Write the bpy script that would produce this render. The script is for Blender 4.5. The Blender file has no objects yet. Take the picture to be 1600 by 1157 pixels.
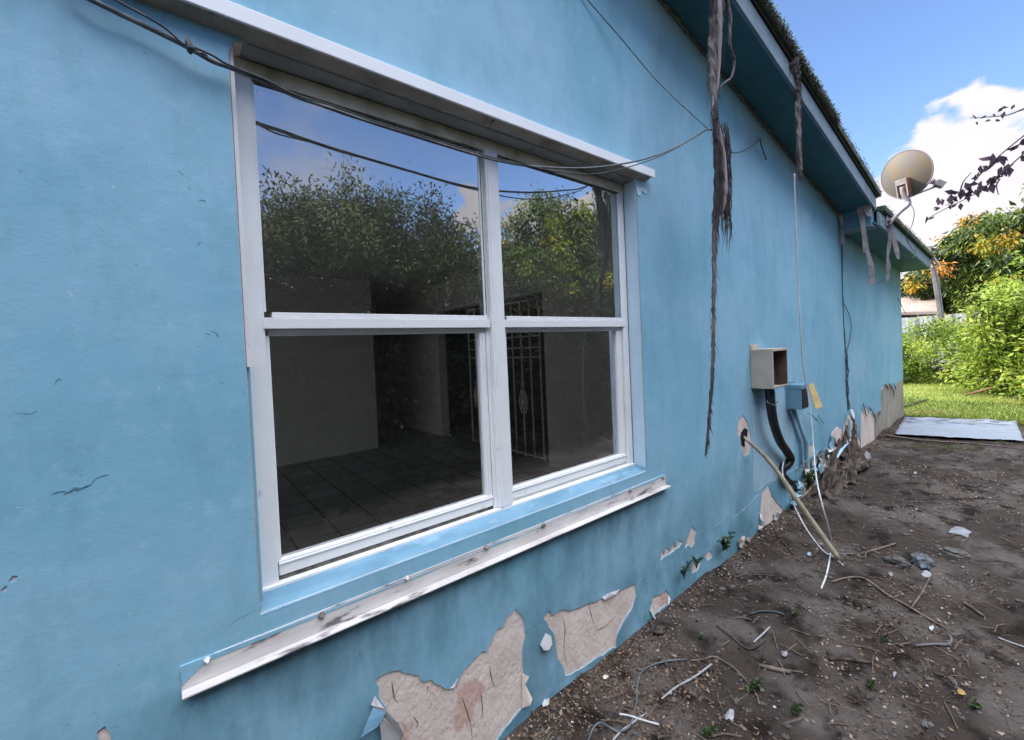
import bpy, bmesh, math, random
import numpy as np
from mathutils import Vector, Matrix, noise
from mathutils.geometry import delaunay_2d_cdt
random.seed(7); rng = np.random.default_rng(7)
SC = bpy.context.scene
COL = SC.collection

# ------------------------------------------------------------------ camera
F, CX, CY, CD, CH = 660.0, 800.0, 557.0, 1.32, 1.505      # focal (px of a 1600 px wide photo), principal point, distance to wall, height
RM = np.array([[0.78147027, 0.04713331, -0.62215968],
               [-0.62235734, -0.01214944, -0.78263895],
               [-0.04444725, 0.99881472, 0.01983934]])
CAM = np.array([0.0, -CD, CH])
cam = bpy.data.cameras.new("camera"); camo = bpy.data.objects.new("camera", cam); COL.objects.link(camo)
m = Matrix([list(RM[0]) + [CAM[0]], list(RM[1]) + [CAM[1]], list(RM[2]) + [CAM[2]], [0, 0, 0, 1]])
camo.matrix_world = m
cam.sensor_width = 36; cam.lens = F * 36 / 1600; cam.shift_y = -21.5 / 1600
cam.clip_start = 0.02; cam.clip_end = 2000
SC.camera = camo
SC.render.resolution_x = 1024; SC.render.resolution_y = 740

# ------------------------------------------------------------------ light
SUN_EL, SUN_AZ = 30.0, math.atan2(-0.50, 0.86)            # behind the house, towards the near end
world = bpy.data.worlds.new("World"); SC.world = world; world.use_nodes = True
wn = world.node_tree.nodes; wl = world.node_tree.links
bg = wn["Background"]; bg.inputs[1].default_value = 0.15
sky = wn.new("ShaderNodeTexSky"); sky.sky_type = 'NISHITA'; sky.sun_disc = False
sky.sun_elevation = math.radians(SUN_EL); sky.sun_rotation = SUN_AZ; sky.air_density = 1.0; sky.dust_density = 0.4; sky.ozone_density = 1.6
sun = bpy.data.lights.new("sun", 'SUN'); sun.energy = 4.2; sun.angle = math.radians(0.6); sun.color = (1.0, 0.90, 0.76)
suno = bpy.data.objects.new("sun", sun); COL.objects.link(suno)
ce = math.cos(math.radians(SUN_EL))
sdir = Vector((math.sin(SUN_AZ) * ce, math.cos(SUN_AZ) * ce, math.sin(math.radians(SUN_EL))))
suno.rotation_euler = sdir.to_track_quat('Z', 'Y').to_euler()
SC.view_settings.view_transform = 'Standard'; SC.view_settings.look = 'None'
SC.view_settings.exposure = 0.82; SC.view_settings.gamma = 1
SC.cycles.max_bounces = 8; SC.cycles.transparent_max_bounces = 12; SC.cycles.sample_clamp_indirect = 6

def clouds():
    def n(t, **k):
        x = wn.new(t)
        for a, b in k.items(): setattr(x, a, b)
        return x
    def math_(op, a, b=None, c=None):
        x = n("ShaderNodeMath", operation=op)
        for i, v in enumerate((a, b, c)):
            if v is None: continue
            if isinstance(v, (int, float)): x.inputs[i].default_value = v
            else: wl.new(v, x.inputs[i])
        return x.outputs[0]
    tc = n("ShaderNodeTexCoord"); sep = n("ShaderNodeSeparateXYZ"); wl.new(tc.outputs["Generated"], sep.inputs[0])
    mp = n("ShaderNodeMapping"); mp.inputs["Scale"].default_value = (1, 1, 1.7); wl.new(tc.outputs["Generated"], mp.inputs[0])
    n1 = n("ShaderNodeTexNoise"); n1.inputs["Scale"].default_value = 5.0; n1.inputs["Detail"].default_value = 7; n1.inputs["Roughness"].default_value = 0.52
    wl.new(mp.outputs[0], n1.inputs["Vector"])
    n2 = n("ShaderNodeTexNoise"); n2.inputs["Scale"].default_value = 2.6; n2.inputs["Detail"].default_value = 6; n2.inputs["Roughness"].default_value = 0.6
    mp2 = n("ShaderNodeMapping"); mp2.inputs["Location"].default_value = (3.1, 1.7, 0.4); wl.new(tc.outputs["Generated"], mp2.inputs[0]); wl.new(mp2.outputs[0], n2.inputs["Vector"])
    # low bank
    a = math_('MULTIPLY', math_('SUBTRACT', 0.268, sep.outputs[2]), 7.0)
    a = math_('ADD', a, math_('MULTIPLY', math_('SUBTRACT', n1.outputs[0], 0.5), 4.2))
    r1 = n("ShaderNodeMapRange", interpolation_type='SMOOTHSTEP'); r1.inputs[1].default_value = -0.08; r1.inputs[2].default_value = 0.14; wl.new(a, r1.inputs[0])
    r2 = n("ShaderNodeMapRange", interpolation_type='SMOOTHSTEP'); r2.inputs[1].default_value = 0.525; r2.inputs[2].default_value = 0.74; wl.new(n2.outputs[0], r2.inputs[0])
    r2.inputs[4].default_value = 0.8
    mx = math_('MAXIMUM', r1.outputs[0], r2.outputs[0])
    shade = n("ShaderNodeMixRGB"); shade.inputs[1].default_value = (3.5, 3.4, 3.7, 1); shade.inputs[2].default_value = (4.1, 3.95, 4.05, 1)
    wl.new(n1.outputs[0], shade.inputs[0])
    tint = n("ShaderNodeMixRGB", blend_type='MULTIPLY'); tint.inputs[0].default_value = 1; tint.inputs[2].default_value = (0.92, 1.0, 1.20, 1)
    wl.new(sky.outputs[0], tint.inputs[1])
    mix = n("ShaderNodeMixRGB"); wl.new(mx, mix.inputs[0]); wl.new(tint.outputs[0], mix.inputs[1]); wl.new(shade.outputs[0], mix.inputs[2])
    # bright overhead cloud, out of view, added to light the shaded wall
    n3 = n("ShaderNodeTexNoise"); n3.inputs["Scale"].default_value = 1.8; n3.inputs["Detail"].default_value = 5; wl.new(tc.outputs["Generated"], n3.inputs["Vector"])
    hi = math_('ADD', sep.outputs[2], math_('MULTIPLY', math_('SUBTRACT', n3.outputs[0], 0.5), 0.12))
    r3 = n("ShaderNodeMapRange", interpolation_type='SMOOTHSTEP'); r3.inputs[1].default_value = 0.61; r3.inputs[2].default_value = 0.72; wl.new(hi, r3.inputs[0])
    mix2 = n("ShaderNodeMixRGB"); wl.new(r3.outputs[0], mix2.inputs[0]); wl.new(mix.outputs[0], mix2.inputs[1]); mix2.inputs[2].default_value = (20.0, 20.8, 23.0, 1)
    wl.new(mix2.outputs[0], bg.inputs[0])
clouds()

# ------------------------------------------------------------------ helpers
def ray(px, py): return RM @ np.array([px - CX, -(py - CY), -F])
def W(px, py, y=0.0):                                     # point on the plane parallel to the wall at depth y
    r = ray(px, py); return Vector(CAM + r * ((y + CD) / r[1]))
def AX(px, py, x):
    r = ray(px, py); return Vector(CAM + r * (x / r[0]))
def gbase(x, y):
    t = min(max((x - 1.5) / 7.0, 0.0), 1.0)
    return 0.218 * t
def G(px, py, dz=0.0):                                    # point on the ground
    r = ray(px, py); z = 0.0
    for _ in range(12):
        t = (z - CH) / r[2]; p = CAM + r * t; z = gbase(p[0], p[1])
    return Vector((p[0], p[1], ground_h(p[0], p[1]) + dz))
def ground_h(x, y):
    h = gbase(x, y)
    if x < 8.9:
        k = min(1.0, (8.9 - x) / 0.5)
        h += k * (0.020 * noise.noise(Vector((x * 1.6, y * 1.6, 0))) + 0.014 * noise.noise(Vector((x * 5, y * 5, 3))) + 0.008 * noise.noise(Vector((x * 15, y * 15, 7))))
        h += k * 0.028 * math.exp(-abs(y) / 0.10) * (0.6 + 0.8 * noise.noise(Vector((x * 2.3, 1, 5))))
    return h

def nodes(mat): return mat.node_tree.nodes, mat.node_tree.links
def mat(name, col, rough=0.8, col2=None, nscale=6.0, lo=0.35, hi=0.65, bump=0.0, bscale=40.0, bdist=0.01, metal=0.0, spec=0.4, detail=6.0, col3=None, n3scale=25.0, lo3=0.6, hi3=0.7, tint=None, trans=0.0, stretch=(1, 1, 1), bump2=None):
    m = bpy.data.materials.new(name); m.use_nodes = True; N, L = nodes(m); b = N["Principled BSDF"]
    b.inputs["Roughness"].default_value = rough; b.inputs["Metallic"].default_value = metal; b.inputs["Specular IOR Level"].default_value = spec
    b.inputs["Base Color"].default_value = (*col, 1)
    tc = N.new("ShaderNodeTexCoord"); mp = N.new("ShaderNodeMapping"); mp.inputs["Scale"].default_value = stretch; L.new(tc.outputs["Object"], mp.inputs[0])
    out = None
    def noi(sc, det, rg=0.6):
        n = N.new("ShaderNodeTexNoise"); n.inputs["Scale"].default_value = sc; n.inputs["Detail"].default_value = det; n.inputs["Roughness"].default_value = rg; L.new(mp.outputs[0], n.inputs["Vector"]); return n
    def rang(o, a, c):
        r = N.new("ShaderNodeMapRange"); r.inputs[1].default_value = a; r.inputs[2].default_value = c; L.new(o, r.inputs[0]); return r.outputs[0]
    if tint:                                             # list of colours picked by the face attribute "tint"
        at = N.new("ShaderNodeAttribute"); at.attribute_name = "tint"
        cr = N.new("ShaderNodeValToRGB"); L.new(at.outputs["Fac"], cr.inputs[0])
        el = cr.color_ramp.elements
        while len(el) < len(tint): el.new(0.5)
        for i, (p, c) in enumerate(tint): el[i].position = p; el[i].color = (*c, 1)
        out = cr.outputs[0]
    if col2:
        n = noi(nscale, detail); mx = N.new("ShaderNodeMixRGB"); L.new(rang(n.outputs[0], lo, hi), mx.inputs[0])
        if out: L.new(out, mx.inputs[1])
        else: mx.inputs[1].default_value = (*col, 1)
        mx.inputs[2].default_value = (*col2, 1); out = mx.outputs[0]
    if col3:
        n = noi(n3scale, 5); mx = N.new("ShaderNodeMixRGB"); L.new(rang(n.outputs[0], lo3, hi3), mx.inputs[0])
        if out: L.new(out, mx.inputs[1])
        else: mx.inputs[1].default_value = (*col, 1)
        mx.inputs[2].default_value = (*col3, 1); out = mx.outputs[0]
    if out: L.new(out, b.inputs["Base Color"])
    if bump:
        n = noi(bscale, 6); bp = N.new("ShaderNodeBump"); bp.inputs["Strength"].default_value = bump; bp.inputs["Distance"].default_value = bdist
        L.new(n.outputs[0], bp.inputs["Height"])
        if bump2:
            n2 = noi(bump2[0], 3); bp2 = N.new("ShaderNodeBump"); bp2.inputs["Strength"].default_value = bump2[1]; bp2.inputs["Distance"].default_value = bump2[2]
            L.new(n2.outputs[0], bp2.inputs["Height"]); L.new(bp.outputs[0], bp2.inputs["Normal"]); bp = bp2
        L.new(bp.outputs[0], b.inputs["Normal"])
    if trans:
        t = N.new("ShaderNodeBsdfTranslucent"); mx = N.new("ShaderNodeMixShader"); mx.inputs[0].default_value = trans
        if out: L.new(out, t.inputs[0])
        else: t.inputs[0].default_value = (*col, 1)
        L.new(b.outputs[0], mx.inputs[1]); L.new(t.outputs[0], mx.inputs[2]); L.new(mx.outputs[0], N["Material Output"].inputs[0])
    return m

def mesh(name, verts, faces):
    me = bpy.data.meshes.new(name); me.from_pydata([tuple(v) for v in verts], [], faces); me.update(); return me
def link(name, me, m, parent=None, smooth=False):
    o = bpy.data.objects.new(name, me); COL.objects.link(o)
    if m: me.materials.append(m)
    if parent:
        Mw = parent.matrix_basis if not parent.parent else parent.parent.matrix_basis @ parent.matrix_parent_inverse @ parent.matrix_basis
        o.parent = parent; o.matrix_parent_inverse = Mw.inverted()
    if smooth:
        for p in me.polygons: p.use_smooth = True
    return o
def obj(name, vf, m, parent=None, smooth=False): return link(name, mesh(name, *vf), m, parent, smooth)
def tag(o, label=None, cat=None, group=None, kind=None):
    if label: o["label"] = label
    if cat: o["category"] = cat
    if group: o["group"] = group
    if kind: o["kind"] = kind
    return o
def thing(name, loc, label, cat, group=None):
    o = bpy.data.objects.new(name, None); COL.objects.link(o); o.location = loc; o.empty_display_size = 0.1
    o.matrix_basis = Matrix.Translation(loc)
    return tag(o, label, cat, group)

def merge(*vfs):
    V, Fc = [], []
    for v, f in vfs:
        k = len(V); V += list(v); Fc += [tuple(i + k for i in q) for q in f]
    return V, Fc
def box(x0, x1, y0, y1, z0, z1):
    v = [(x, y, z) for x in (x0, x1) for y in (y0, y1) for z in (z0, z1)]
    return [Vector(q) for q in v], [(0, 1, 3, 2), (4, 6, 7, 5), (0, 4, 5, 1), (2, 3, 7, 6), (0, 2, 6, 4), (1, 5, 7, 3)]
def xform(vf, M): return [M @ Vector(v) for v in vf[0]], vf[1]
def bevel(vf, w=0.003, seg=2):
    bm = bmesh.new(); vs = [bm.verts.new(v) for v in vf[0]]
    for f in vf[1]: bm.faces.new([vs[i] for i in f])
    bmesh.ops.recalc_face_normals(bm, faces=bm.faces)
    bmesh.ops.bevel(bm, geom=list(bm.edges), offset=w, segments=seg, affect='EDGES', profile=0.6)
    bm.verts.ensure_lookup_table(); bm.verts.index_update()
    r = [v.co.copy() for v in bm.verts], [tuple(v.index for v in f.verts) for f in bm.faces]; bm.free(); return r
def catmull(P, k=6):
    P = [Vector(p) for p in P]; Q = []
    for i in range(len(P) - 1):
        a, b, c, d = P[max(i - 1, 0)], P[i], P[i + 1], P[min(i + 2, len(P) - 1)]
        for j in range(k):
            t = j / k
            Q.append(0.5 * ((2 * b) + (c - a) * t + (2 * a - 5 * b + 4 * c - d) * t * t + (3 * b - a - 3 * c + d) * t ** 3))
    Q.append(P[-1]); return Q
def tube(P, R, n=8, wob=0.0, flat=1.0, cap=True, fdir=None):
    P = [Vector(p) for p in P]
    if isinstance(R, (int, float)): R = [R] * len(P)
    elif len(R) != len(P):
        R = [float(np.interp(i / (len(P) - 1), np.linspace(0, 1, len(R)), R)) for i in range(len(P))]
    V, Fc = [], []; up = Vector((0.13, 0.9, 0.31))
    if fdir: up = Vector(fdir)
    for i, p in enumerate(P):
        t = (P[min(i + 1, len(P) - 1)] - P[max(i - 1, 0)])
        if t.length < 1e-9: t = Vector((0, 0, 1))
        t.normalize(); a = t.cross(up)
        if a.length < 1e-3: a = t.cross(Vector((1, 0, 0)))
        a.normalize(); b = a.cross(t)
        for k in range(n):
            w = 2 * math.pi * k / n; r = R[i] * (1 + wob * (random.random() - 0.5) * 2)
            V.append(p + a * math.cos(w) * r + b * math.sin(w) * r * flat)
    for i in range(len(P) - 1):
        for k in range(n): Fc.append((i * n + k, i * n + (k + 1) % n, (i + 1) * n + (k + 1) % n, (i + 1) * n + k))
    if cap: Fc.append(tuple(range(n))[::-1]); Fc.append(tuple((len(P) - 1) * n + k for k in range(n)))
    return V, Fc
def ribbon(P, wdt, side, th=0.002):
    P = [Vector(p) for p in P]; side = Vector(side).normalized(); V, Fc = [], []
    if isinstance(wdt, (int, float)): wdt = [wdt] * len(P)
    elif len(wdt) != len(P): wdt = [float(np.interp(i / (len(P) - 1), np.linspace(0, 1, len(wdt)), wdt)) for i in range(len(P))]
    for i, p in enumerate(P):
        t = (P[min(i + 1, len(P) - 1)] - P[max(i - 1, 0)]).normalized(); nn = t.cross(side).normalized()
        s = side * wdt[i] / 2
        V += [p - s - nn * th / 2, p + s - nn * th / 2, p + s + nn * th / 2, p - s + nn * th / 2]
    for i in range(len(P) - 1):
        for k in range(4): Fc.append((4 * i + k, 4 * i + (k + 1) % 4, 4 * i + 4 + (k + 1) % 4, 4 * i + 4 + k))
    Fc += [(3, 2, 1, 0), tuple(4 * (len(P) - 1) + k for k in range(4))]
    return V, Fc
def frac(P, amp=0.06, lev=3):                             # ragged closed outline
    P = [Vector(p) for p in P]
    for _ in range(lev):
        Q = []
        for i, p in enumerate(P):
            q = P[(i + 1) % len(P)]; d = q - p; mid = (p + q) / 2 + Vector((-d.y, d.x)) * random.uniform(-amp, amp) + d * random.uniform(-.1, .1)
            Q += [p, mid]
        P = Q
    return P
def inpoly(p, P):
    c = False; j = len(P) - 1
    for i in range(len(P)):
        if (P[i][1] > p[1]) != (P[j][1] > p[1]) and p[0] < (P[j][0] - P[i][0]) * (p[1] - P[i][1]) / (P[j][1] - P[i][1]) + P[i][0]: c = not c
        j = i
    return c
def slab(outer, holes, y0, y1):                           # plate in the wall plane with holes; y0 front, y1 back
    loops = [outer] + holes; pts, edges = [], []
    for Lp in loops:
        k = len(pts); pts += [Vector((p[0], p[1])) for p in Lp]; edges += [(k + i, k + (i + 1) % len(Lp)) for i in range(len(Lp))]
    v2, e2, f2, *_ = delaunay_2d_cdt(pts, edges, [], 0, 1e-6)
    keep = []
    for f in f2:
        c = sum((v2[i] for i in f), Vector((0, 0))) / len(f)
        if inpoly(c, outer) and not any(inpoly(c, h) for h in holes): keep.append(tuple(f))
    n = len(v2); V = [(p.x, y0, p.y) for p in v2] + [(p.x, y1, p.y) for p in v2]
    Fc = [];  cnt = {}
    for f in keep:
        a, b, c = v2[f[0]], v2[f[1]], v2[f[2]]
        if (b - a).cross(c - a) < 0: f = f[::-1]
        Fc.append(f); Fc.append(tuple(i + n for i in f[::-1]))
        for i in range(len(f)):
            e = (f[i], f[(i + 1) % len(f)]); cnt[e] = 1
    for (a, b) in list(cnt):
        if (b, a) not in cnt: Fc.append((b, a, a + n, b + n))
    return V, Fc
def WP(pts, y=0.0): return [Vector((W(*p, y)[0], W(*p, y)[2])) for p in pts]

def leaves(name, P, A, S, L_, W_, m, parent=None, tint=None, fold=0.15):
    """P base points, A axis unit vectors, S side unit vectors; one folded rhombus per leaf"""
    n = len(P); L_ = np.broadcast_to(np.asarray(L_, float).reshape(-1, 1), (n, 1)); W_ = np.broadcast_to(np.asarray(W_, float).reshape(-1, 1), (n, 1))
    Nn = np.cross(A, S)
    v = np.empty((n, 4, 3)); v[:, 0] = P; v[:, 1] = P + A * L_ * .45 + S * W_ * .5 + Nn * W_ * fold; v[:, 2] = P + A * L_ - Nn * L_ * .12; v[:, 3] = P + A * L_ * .45 - S * W_ * .5 + Nn * W_ * fold
    me = bpy.data.meshes.new(name); me.vertices.add(n * 4); me.vertices.foreach_set("co", v.reshape(-1))
    idx = np.arange(n)[:, None] * 4; tri = np.concatenate([idx + [0, 1, 2], idx + [0, 2, 3]], 1).reshape(-1)
    me.loops.add(n * 6); me.loops.foreach_set("vertex_index", tri.astype(np.int32))
    me.polygons.add(n * 2); me.polygons.foreach_set("loop_start", np.arange(n * 2, dtype=np.int32) * 3); me.polygons.foreach_set("loop_total", np.full(n * 2, 3, np.int32))
    if tint is not None:
        at = me.attributes.new("tint", 'FLOAT', 'FACE'); at.data.foreach_set("value", np.repeat(tint, 2).astype(np.float32))
    me.update(calc_edges=True); me.validate()
    return link(name, me, m, parent)
def unit(a): return a / np.maximum(np.linalg.norm(a, axis=1, keepdims=True), 1e-9)
def side_of(A):
    r = rng.normal(size=A.shape); return unit(np.cross(A, r))
def shell(ells, n, inner=0.55, low=None):
    """clump centres spread through the outer part of a set of ellipsoids"""
    out = []
    vol = np.array([e[1][0] * e[1][1] * e[1][2] for e in ells]) ** (2 / 3); vol /= vol.sum()
    for e, f in zip(ells, vol):
        k = max(3, int(n * f)); d = unit(rng.normal(size=(k, 3))); r = (inner + (1 - inner) * rng.random((k, 1)) ** 0.6) * (1 + 0.14 * rng.normal(size=(k, 1)))
        out.append(np.array(e[0]) + d * r * np.array(e[1]))
    c = np.concatenate(out)
    if low is not None: c = c[c[:, 2] > low]
    return c
def crown(name, ells, nclump, per, cr, L_, W_, m, parent, tintf=None, droop=0.0, inner=0.55, low=None, flat=1.0):
    c = shell(ells, nclump, inner, low); n = len(c) * per
    C_ = np.repeat(c, per, 0); off = rng.normal(size=(n, 3)) * cr * np.array([1, 1, flat]); P = C_ + off
    A = unit(unit(off) + rng.normal(size=(n, 3)) * .6 + np.array([0, 0, -droop])); S = side_of(A)
    base = np.repeat(tintf(c) if tintf else rng.random(len(c)), per); t = np.clip(base + rng.normal(size=n) * .06, 0, 1)
    l = L_ * (0.7 + 0.6 * rng.random(n)); return leaves(name, P, A, S, l, l * W_ / L_, m, parent, t), c
def limbs(base, h, r, tips, k=9, lean=(0, 0)):
    top = Vector(base) + Vector((lean[0], lean[1], h)); vf = [tube(catmull([base, (Vector(base) + top) / 2 + Vector((.05, .04, 0)), top], 5), [r * 1.25, r, r * .75], 9, .06)]
    for i in range(k):
        t = Vector(tips[rng.integers(len(tips))]); s = Vector(base).lerp(top, random.uniform(.55, 1)); md = s.lerp(t, .5) + Vector((random.uniform(-.2, .2), random.uniform(-.2, .2), random.uniform(0, .3)))
        vf.append(tube(catmull([s, md, t], 4), [r * .5, r * .25, r * .07], 6, .05))
    return merge(*vf)

# ------------------------------------------------------------------ materials
M_plaster = mat("plaster", (0.74, 0.635, 0.57), .92, (0.58, 0.48, 0.41), 7, .42, .72, .7, 60, .008, col3=(0.60, 0.41, 0.35), n3scale=4.2, lo3=.57, hi3=.62, stretch=(1, 1, .6), bump2=(14, .5, .012))
M_plasterold = mat("bare_render", (0.33, 0.30, 0.25), .95, (0.17, 0.15, 0.12), 7, .45, .75, .7, 70, .008, col3=(0.40, 0.33, 0.27), n3scale=3, lo3=.55, hi3=.66, stretch=(1, 1, .5))
def paint_mat():
    m = bpy.data.materials.new("blue_wall_paint"); m.use_nodes = True; N, L = nodes(m); b = N["Principled BSDF"]; b.inputs["Specular IOR Level"].default_value = .35
    tc = N.new("ShaderNodeTexCoord")
    def noi(sc, det, rg=.6, st=(1, 1, 1), off=(0, 0, 0)):
        mp = N.new("ShaderNodeMapping"); mp.inputs["Scale"].default_value = st; mp.inputs["Location"].default_value = off; L.new(tc.outputs["Object"], mp.inputs[0])
        n = N.new("ShaderNodeTexNoise"); n.inputs["Scale"].default_value = sc; n.inputs["Detail"].default_value = det; n.inputs["Roughness"].default_value = rg; L.new(mp.outputs[0], n.inputs["Vector"]); return n.outputs[0]
    def lay(prev, fac, a, c, col, k=1.0):
        rr = N.new("ShaderNodeMapRange"); rr.inputs[1].default_value = a; rr.inputs[2].default_value = c; rr.inputs[4].default_value = k; L.new(fac, rr.inputs[0])
        mx = N.new("ShaderNodeMixRGB"); L.new(rr.outputs[0], mx.inputs[0]); mx.inputs[2].default_value = (*col, 1)
        if prev is None: mx.inputs[1].default_value = (.218, .460, .592, 1)
        else: L.new(prev, mx.inputs[1])
        return mx.outputs[0]
    o = lay(None, noi(1.1, 4), .40, .60, (.295, .515, .650))
    o = lay(o, noi(1.7, 5, .6, (1, 1, .6), (4, 0, 2)), .50, .72, (.155, .395, .485), .7)
    o = lay(o, noi(7, 6, .7, (1, 1, .35), (1, 3, 0)), .50, .78, (.145, .325, .405), .6)
    o = lay(o, noi(16, 6, .7, (1, 1, .8), (7, 0, 1)), .55, .75, (.40, .60, .73), .45)
    o = lay(o, noi(4.2, 7, .75, (1, 1, .5), (2, 5, 3)), .66, .76, (.09, .19, .22), .6)
    o = lay(o, noi(55, 3, .6), .70, .76, (.09, .17, .20), .55)
    o = lay(o, noi(38, 2, .6, (1, 1, 1), (9, 2, 2)), .755, .78, (.55, .62, .66), .6)
    # mildew under the projecting angle; wall foot darkened for mould and painted-in shade
    sp = N.new("ShaderNodeSeparateXYZ"); L.new(tc.outputs["Object"], sp.inputs[0])
    def mr(src, a, c, lo=0, hi=1):
        q = N.new("ShaderNodeMapRange"); q.interpolation_type = 'SMOOTHSTEP'; q.inputs[1].default_value = a; q.inputs[2].default_value = c; q.inputs[3].default_value = lo; q.inputs[4].default_value = hi; L.new(src, q.inputs[0]); return q.outputs[0]
    def mul(a, c):
        q = N.new("ShaderNodeMath"); q.operation = 'MULTIPLY'; L.new(a, q.inputs[0]); L.new(c, q.inputs[1]); return q.outputs[0]
    st = mul(mul(mr(sp.outputs[2], .30, .70), mr(sp.outputs[2], .705, .73, 1, 0)), mul(mr(sp.outputs[0], -.3, .15), mr(sp.outputs[0], 1.9, 2.3, 1, 0)))
    k = mul(st, mr(noi(5.5, 6, .65, (1, 1, .35), (0, 0, 8)), .36, .66, 0, .75))
    mx = N.new("ShaderNodeMixRGB"); L.new(k, mx.inputs[0]); L.new(o, mx.inputs[1]); mx.inputs[2].default_value = (.065, .165, .205, 1); o = mx.outputs[0]
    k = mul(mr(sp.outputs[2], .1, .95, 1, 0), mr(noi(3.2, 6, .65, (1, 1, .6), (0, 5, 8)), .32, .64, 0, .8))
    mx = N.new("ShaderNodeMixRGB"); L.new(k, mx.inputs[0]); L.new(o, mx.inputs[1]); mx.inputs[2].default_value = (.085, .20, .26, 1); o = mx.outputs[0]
    L.new(o, b.inputs["Base Color"])
    rr = N.new("ShaderNodeMapRange"); rr.inputs[3].default_value = .42; rr.inputs[4].default_value = .75; L.new(noi(3, 5, .6, (1, 1, 1), (3, 3, 3)), rr.inputs[0]); L.new(rr.outputs[0], b.inputs["Roughness"])
    prev = None
    for sc, st, di in ((130, .28, .0018), (30, .15, .004), (1.6, .22, .04)):
        bp = N.new("ShaderNodeBump"); bp.inputs["Strength"].default_value = st; bp.inputs["Distance"].default_value = di; L.new(noi(sc, 4), bp.inputs["Height"])
        if prev: L.new(prev, bp.inputs["Normal"])
        prev = bp.outputs[0]
    L.new(prev, b.inputs["Normal"]); return m
M_paint = paint_mat()
M_under = mat("pale_undercoat", (.60, .62, .62), .7, (.46, .50, .52), 20, .4, .7, .2, 60, .002)
M_paint2 = mat("new_blue_paint", (0.175, 0.34, 0.46), .6, (0.12, 0.26, 0.36), 9, .4, .62, .3, 40, .004, col3=(.26, .42, .54), n3scale=14, lo3=.55, hi3=.7, stretch=(.5, 1, 2))
M_paint3 = mat("pale_blue_paint", (0.37, 0.56, 0.66), .6, (0.28, 0.46, 0.57), 5, .4, .7, .3, 40, .004)
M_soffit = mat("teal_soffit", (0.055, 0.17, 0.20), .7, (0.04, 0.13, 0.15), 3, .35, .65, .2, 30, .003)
M_fascia = mat("grey_fascia", (0.21, 0.28, 0.33), .65, (0.14, 0.20, 0.235), 6, .4, .7, .25, 30, .003, stretch=(1, 1, 1))
M_white = mat("white_frame", (0.86, 0.86, 0.85), .42, (0.76, 0.76, 0.75), 5, .45, .75, .08, 60, .002, col3=(0.40, 0.38, 0.33), n3scale=14, lo3=.65, hi3=.80)
M_cream = mat("aged_frame_head", (0.85, 0.79, 0.64), .5, (0.42, 0.37, 0.26), 9, .45, .72, .1, 60, .002)
M_hood = mat("white_metal_trim", (0.90, 0.90, 0.90), .4, (0.82, 0.82, 0.83), 6, .5, .8, .06, 40, .002)
M_lintel = mat("grey_lintel", (0.30, 0.32, 0.30), .75, (0.15, 0.15, 0.13), 8, .45, .75, .3, 50, .003, col3=(0.05, 0.05, 0.045), n3scale=14, lo3=.64, hi3=.74)
M_seal_gap = mat("perished_seal_and_gap", (0.16, 0.15, 0.12), .9, (0.06, 0.06, 0.05), 30, .4, .6, .4, 90, .002)
M_flange = mat("peeling_white_angle", (0.68, 0.65, 0.63), .6, (0.50, 0.45, 0.43), 10, .42, .66, .3, 60, .003, col3=(0.16, 0.15, 0.15), n3scale=20, lo3=.585, hi3=.66, stretch=(.35, 1, 1.5))
M_inwall = mat("interior_wall", (0.88, 0.89, 0.84), .9, (0.78, 0.79, 0.74), 2, .4, .7, .3, 20, .004, col3=(.12, .12, .11), n3scale=7, lo3=.68, hi3=.74)
M_rust = mat("rust", (0.22, 0.10, 0.055), .85, (0.10, 0.05, 0.035), 30, .4, .6, .3, 80, .002)
M_gate = mat("gate_iron", (0.88, 0.86, 0.82), .6, (0.60, 0.54, 0.47), 25, .45, .65, .2, 60, .002)
M_root = mat("dry_grey_fibre", (0.155, 0.135, 0.13), .95, (0.055, 0.045, 0.045), 40, .4, .6, .8, 150, .004, stretch=(1, 1, .15))
M_rootpale = mat("pale_grey_fibre", (0.30, 0.265, 0.26), .95, (0.17, 0.15, 0.15), 30, .4, .6, .6, 120, .003, stretch=(1, 1, .15))
M_felt = mat("torn_felt", (0.34, 0.32, 0.31), .9, (0.20, 0.18, 0.18), 14, .4, .65, .4, 60, .003)
M_cable = mat("grey_cable", (0.12, 0.13, 0.14), .6, (0.25, 0.26, 0.27), 18, .45, .7, .1, 60, .001)
M_cabledark = mat("black_cable", (0.045, 0.05, 0.055), .55, (0.09, 0.10, 0.10), 30, .5, .7)
M_cablewhite = mat("white_cable", (0.60, 0.60, 0.60), .55, (0.42, 0.42, 0.42), 22, .5, .7)
M_conduit = mat("black_conduit", (0.018, 0.017, 0.018), .45, (0.04, 0.037, 0.037), 20, .5, .7, .1, 50, .002)
M_pipe = mat("beige_pipe", (0.36, 0.31, 0.22), .55, (0.22, 0.18, 0.12), 12, .45, .7, .15, 60, .002)
M_meter = mat("meter_box_metal", (0.52, 0.45, 0.37), .55, (0.40, 0.34, 0.27), 7, .4, .7, .12, 50, .002, col3=(.24, .14, .09), n3scale=20, lo3=.68, hi3=.74, spec=.5)
M_meterin = mat("meter_box_inside", (0.17, 0.11, 0.085), .85, (0.06, 0.04, 0.035), 9, .4, .65, .3, 60, .003)
M_lid = mat("yellowed_lid", (0.62, 0.47, 0.22), .6, (0.48, 0.33, 0.13), 10, .4, .7, .1, 50, .002)
M_dish = mat("dish_metal", (0.155, 0.14, 0.12), .65, (0.21, 0.145, 0.08), 5, .42, .68, .08, 60, .002, col3=(.14, .135, .14), n3scale=6, lo3=.5, hi3=.75)
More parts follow.
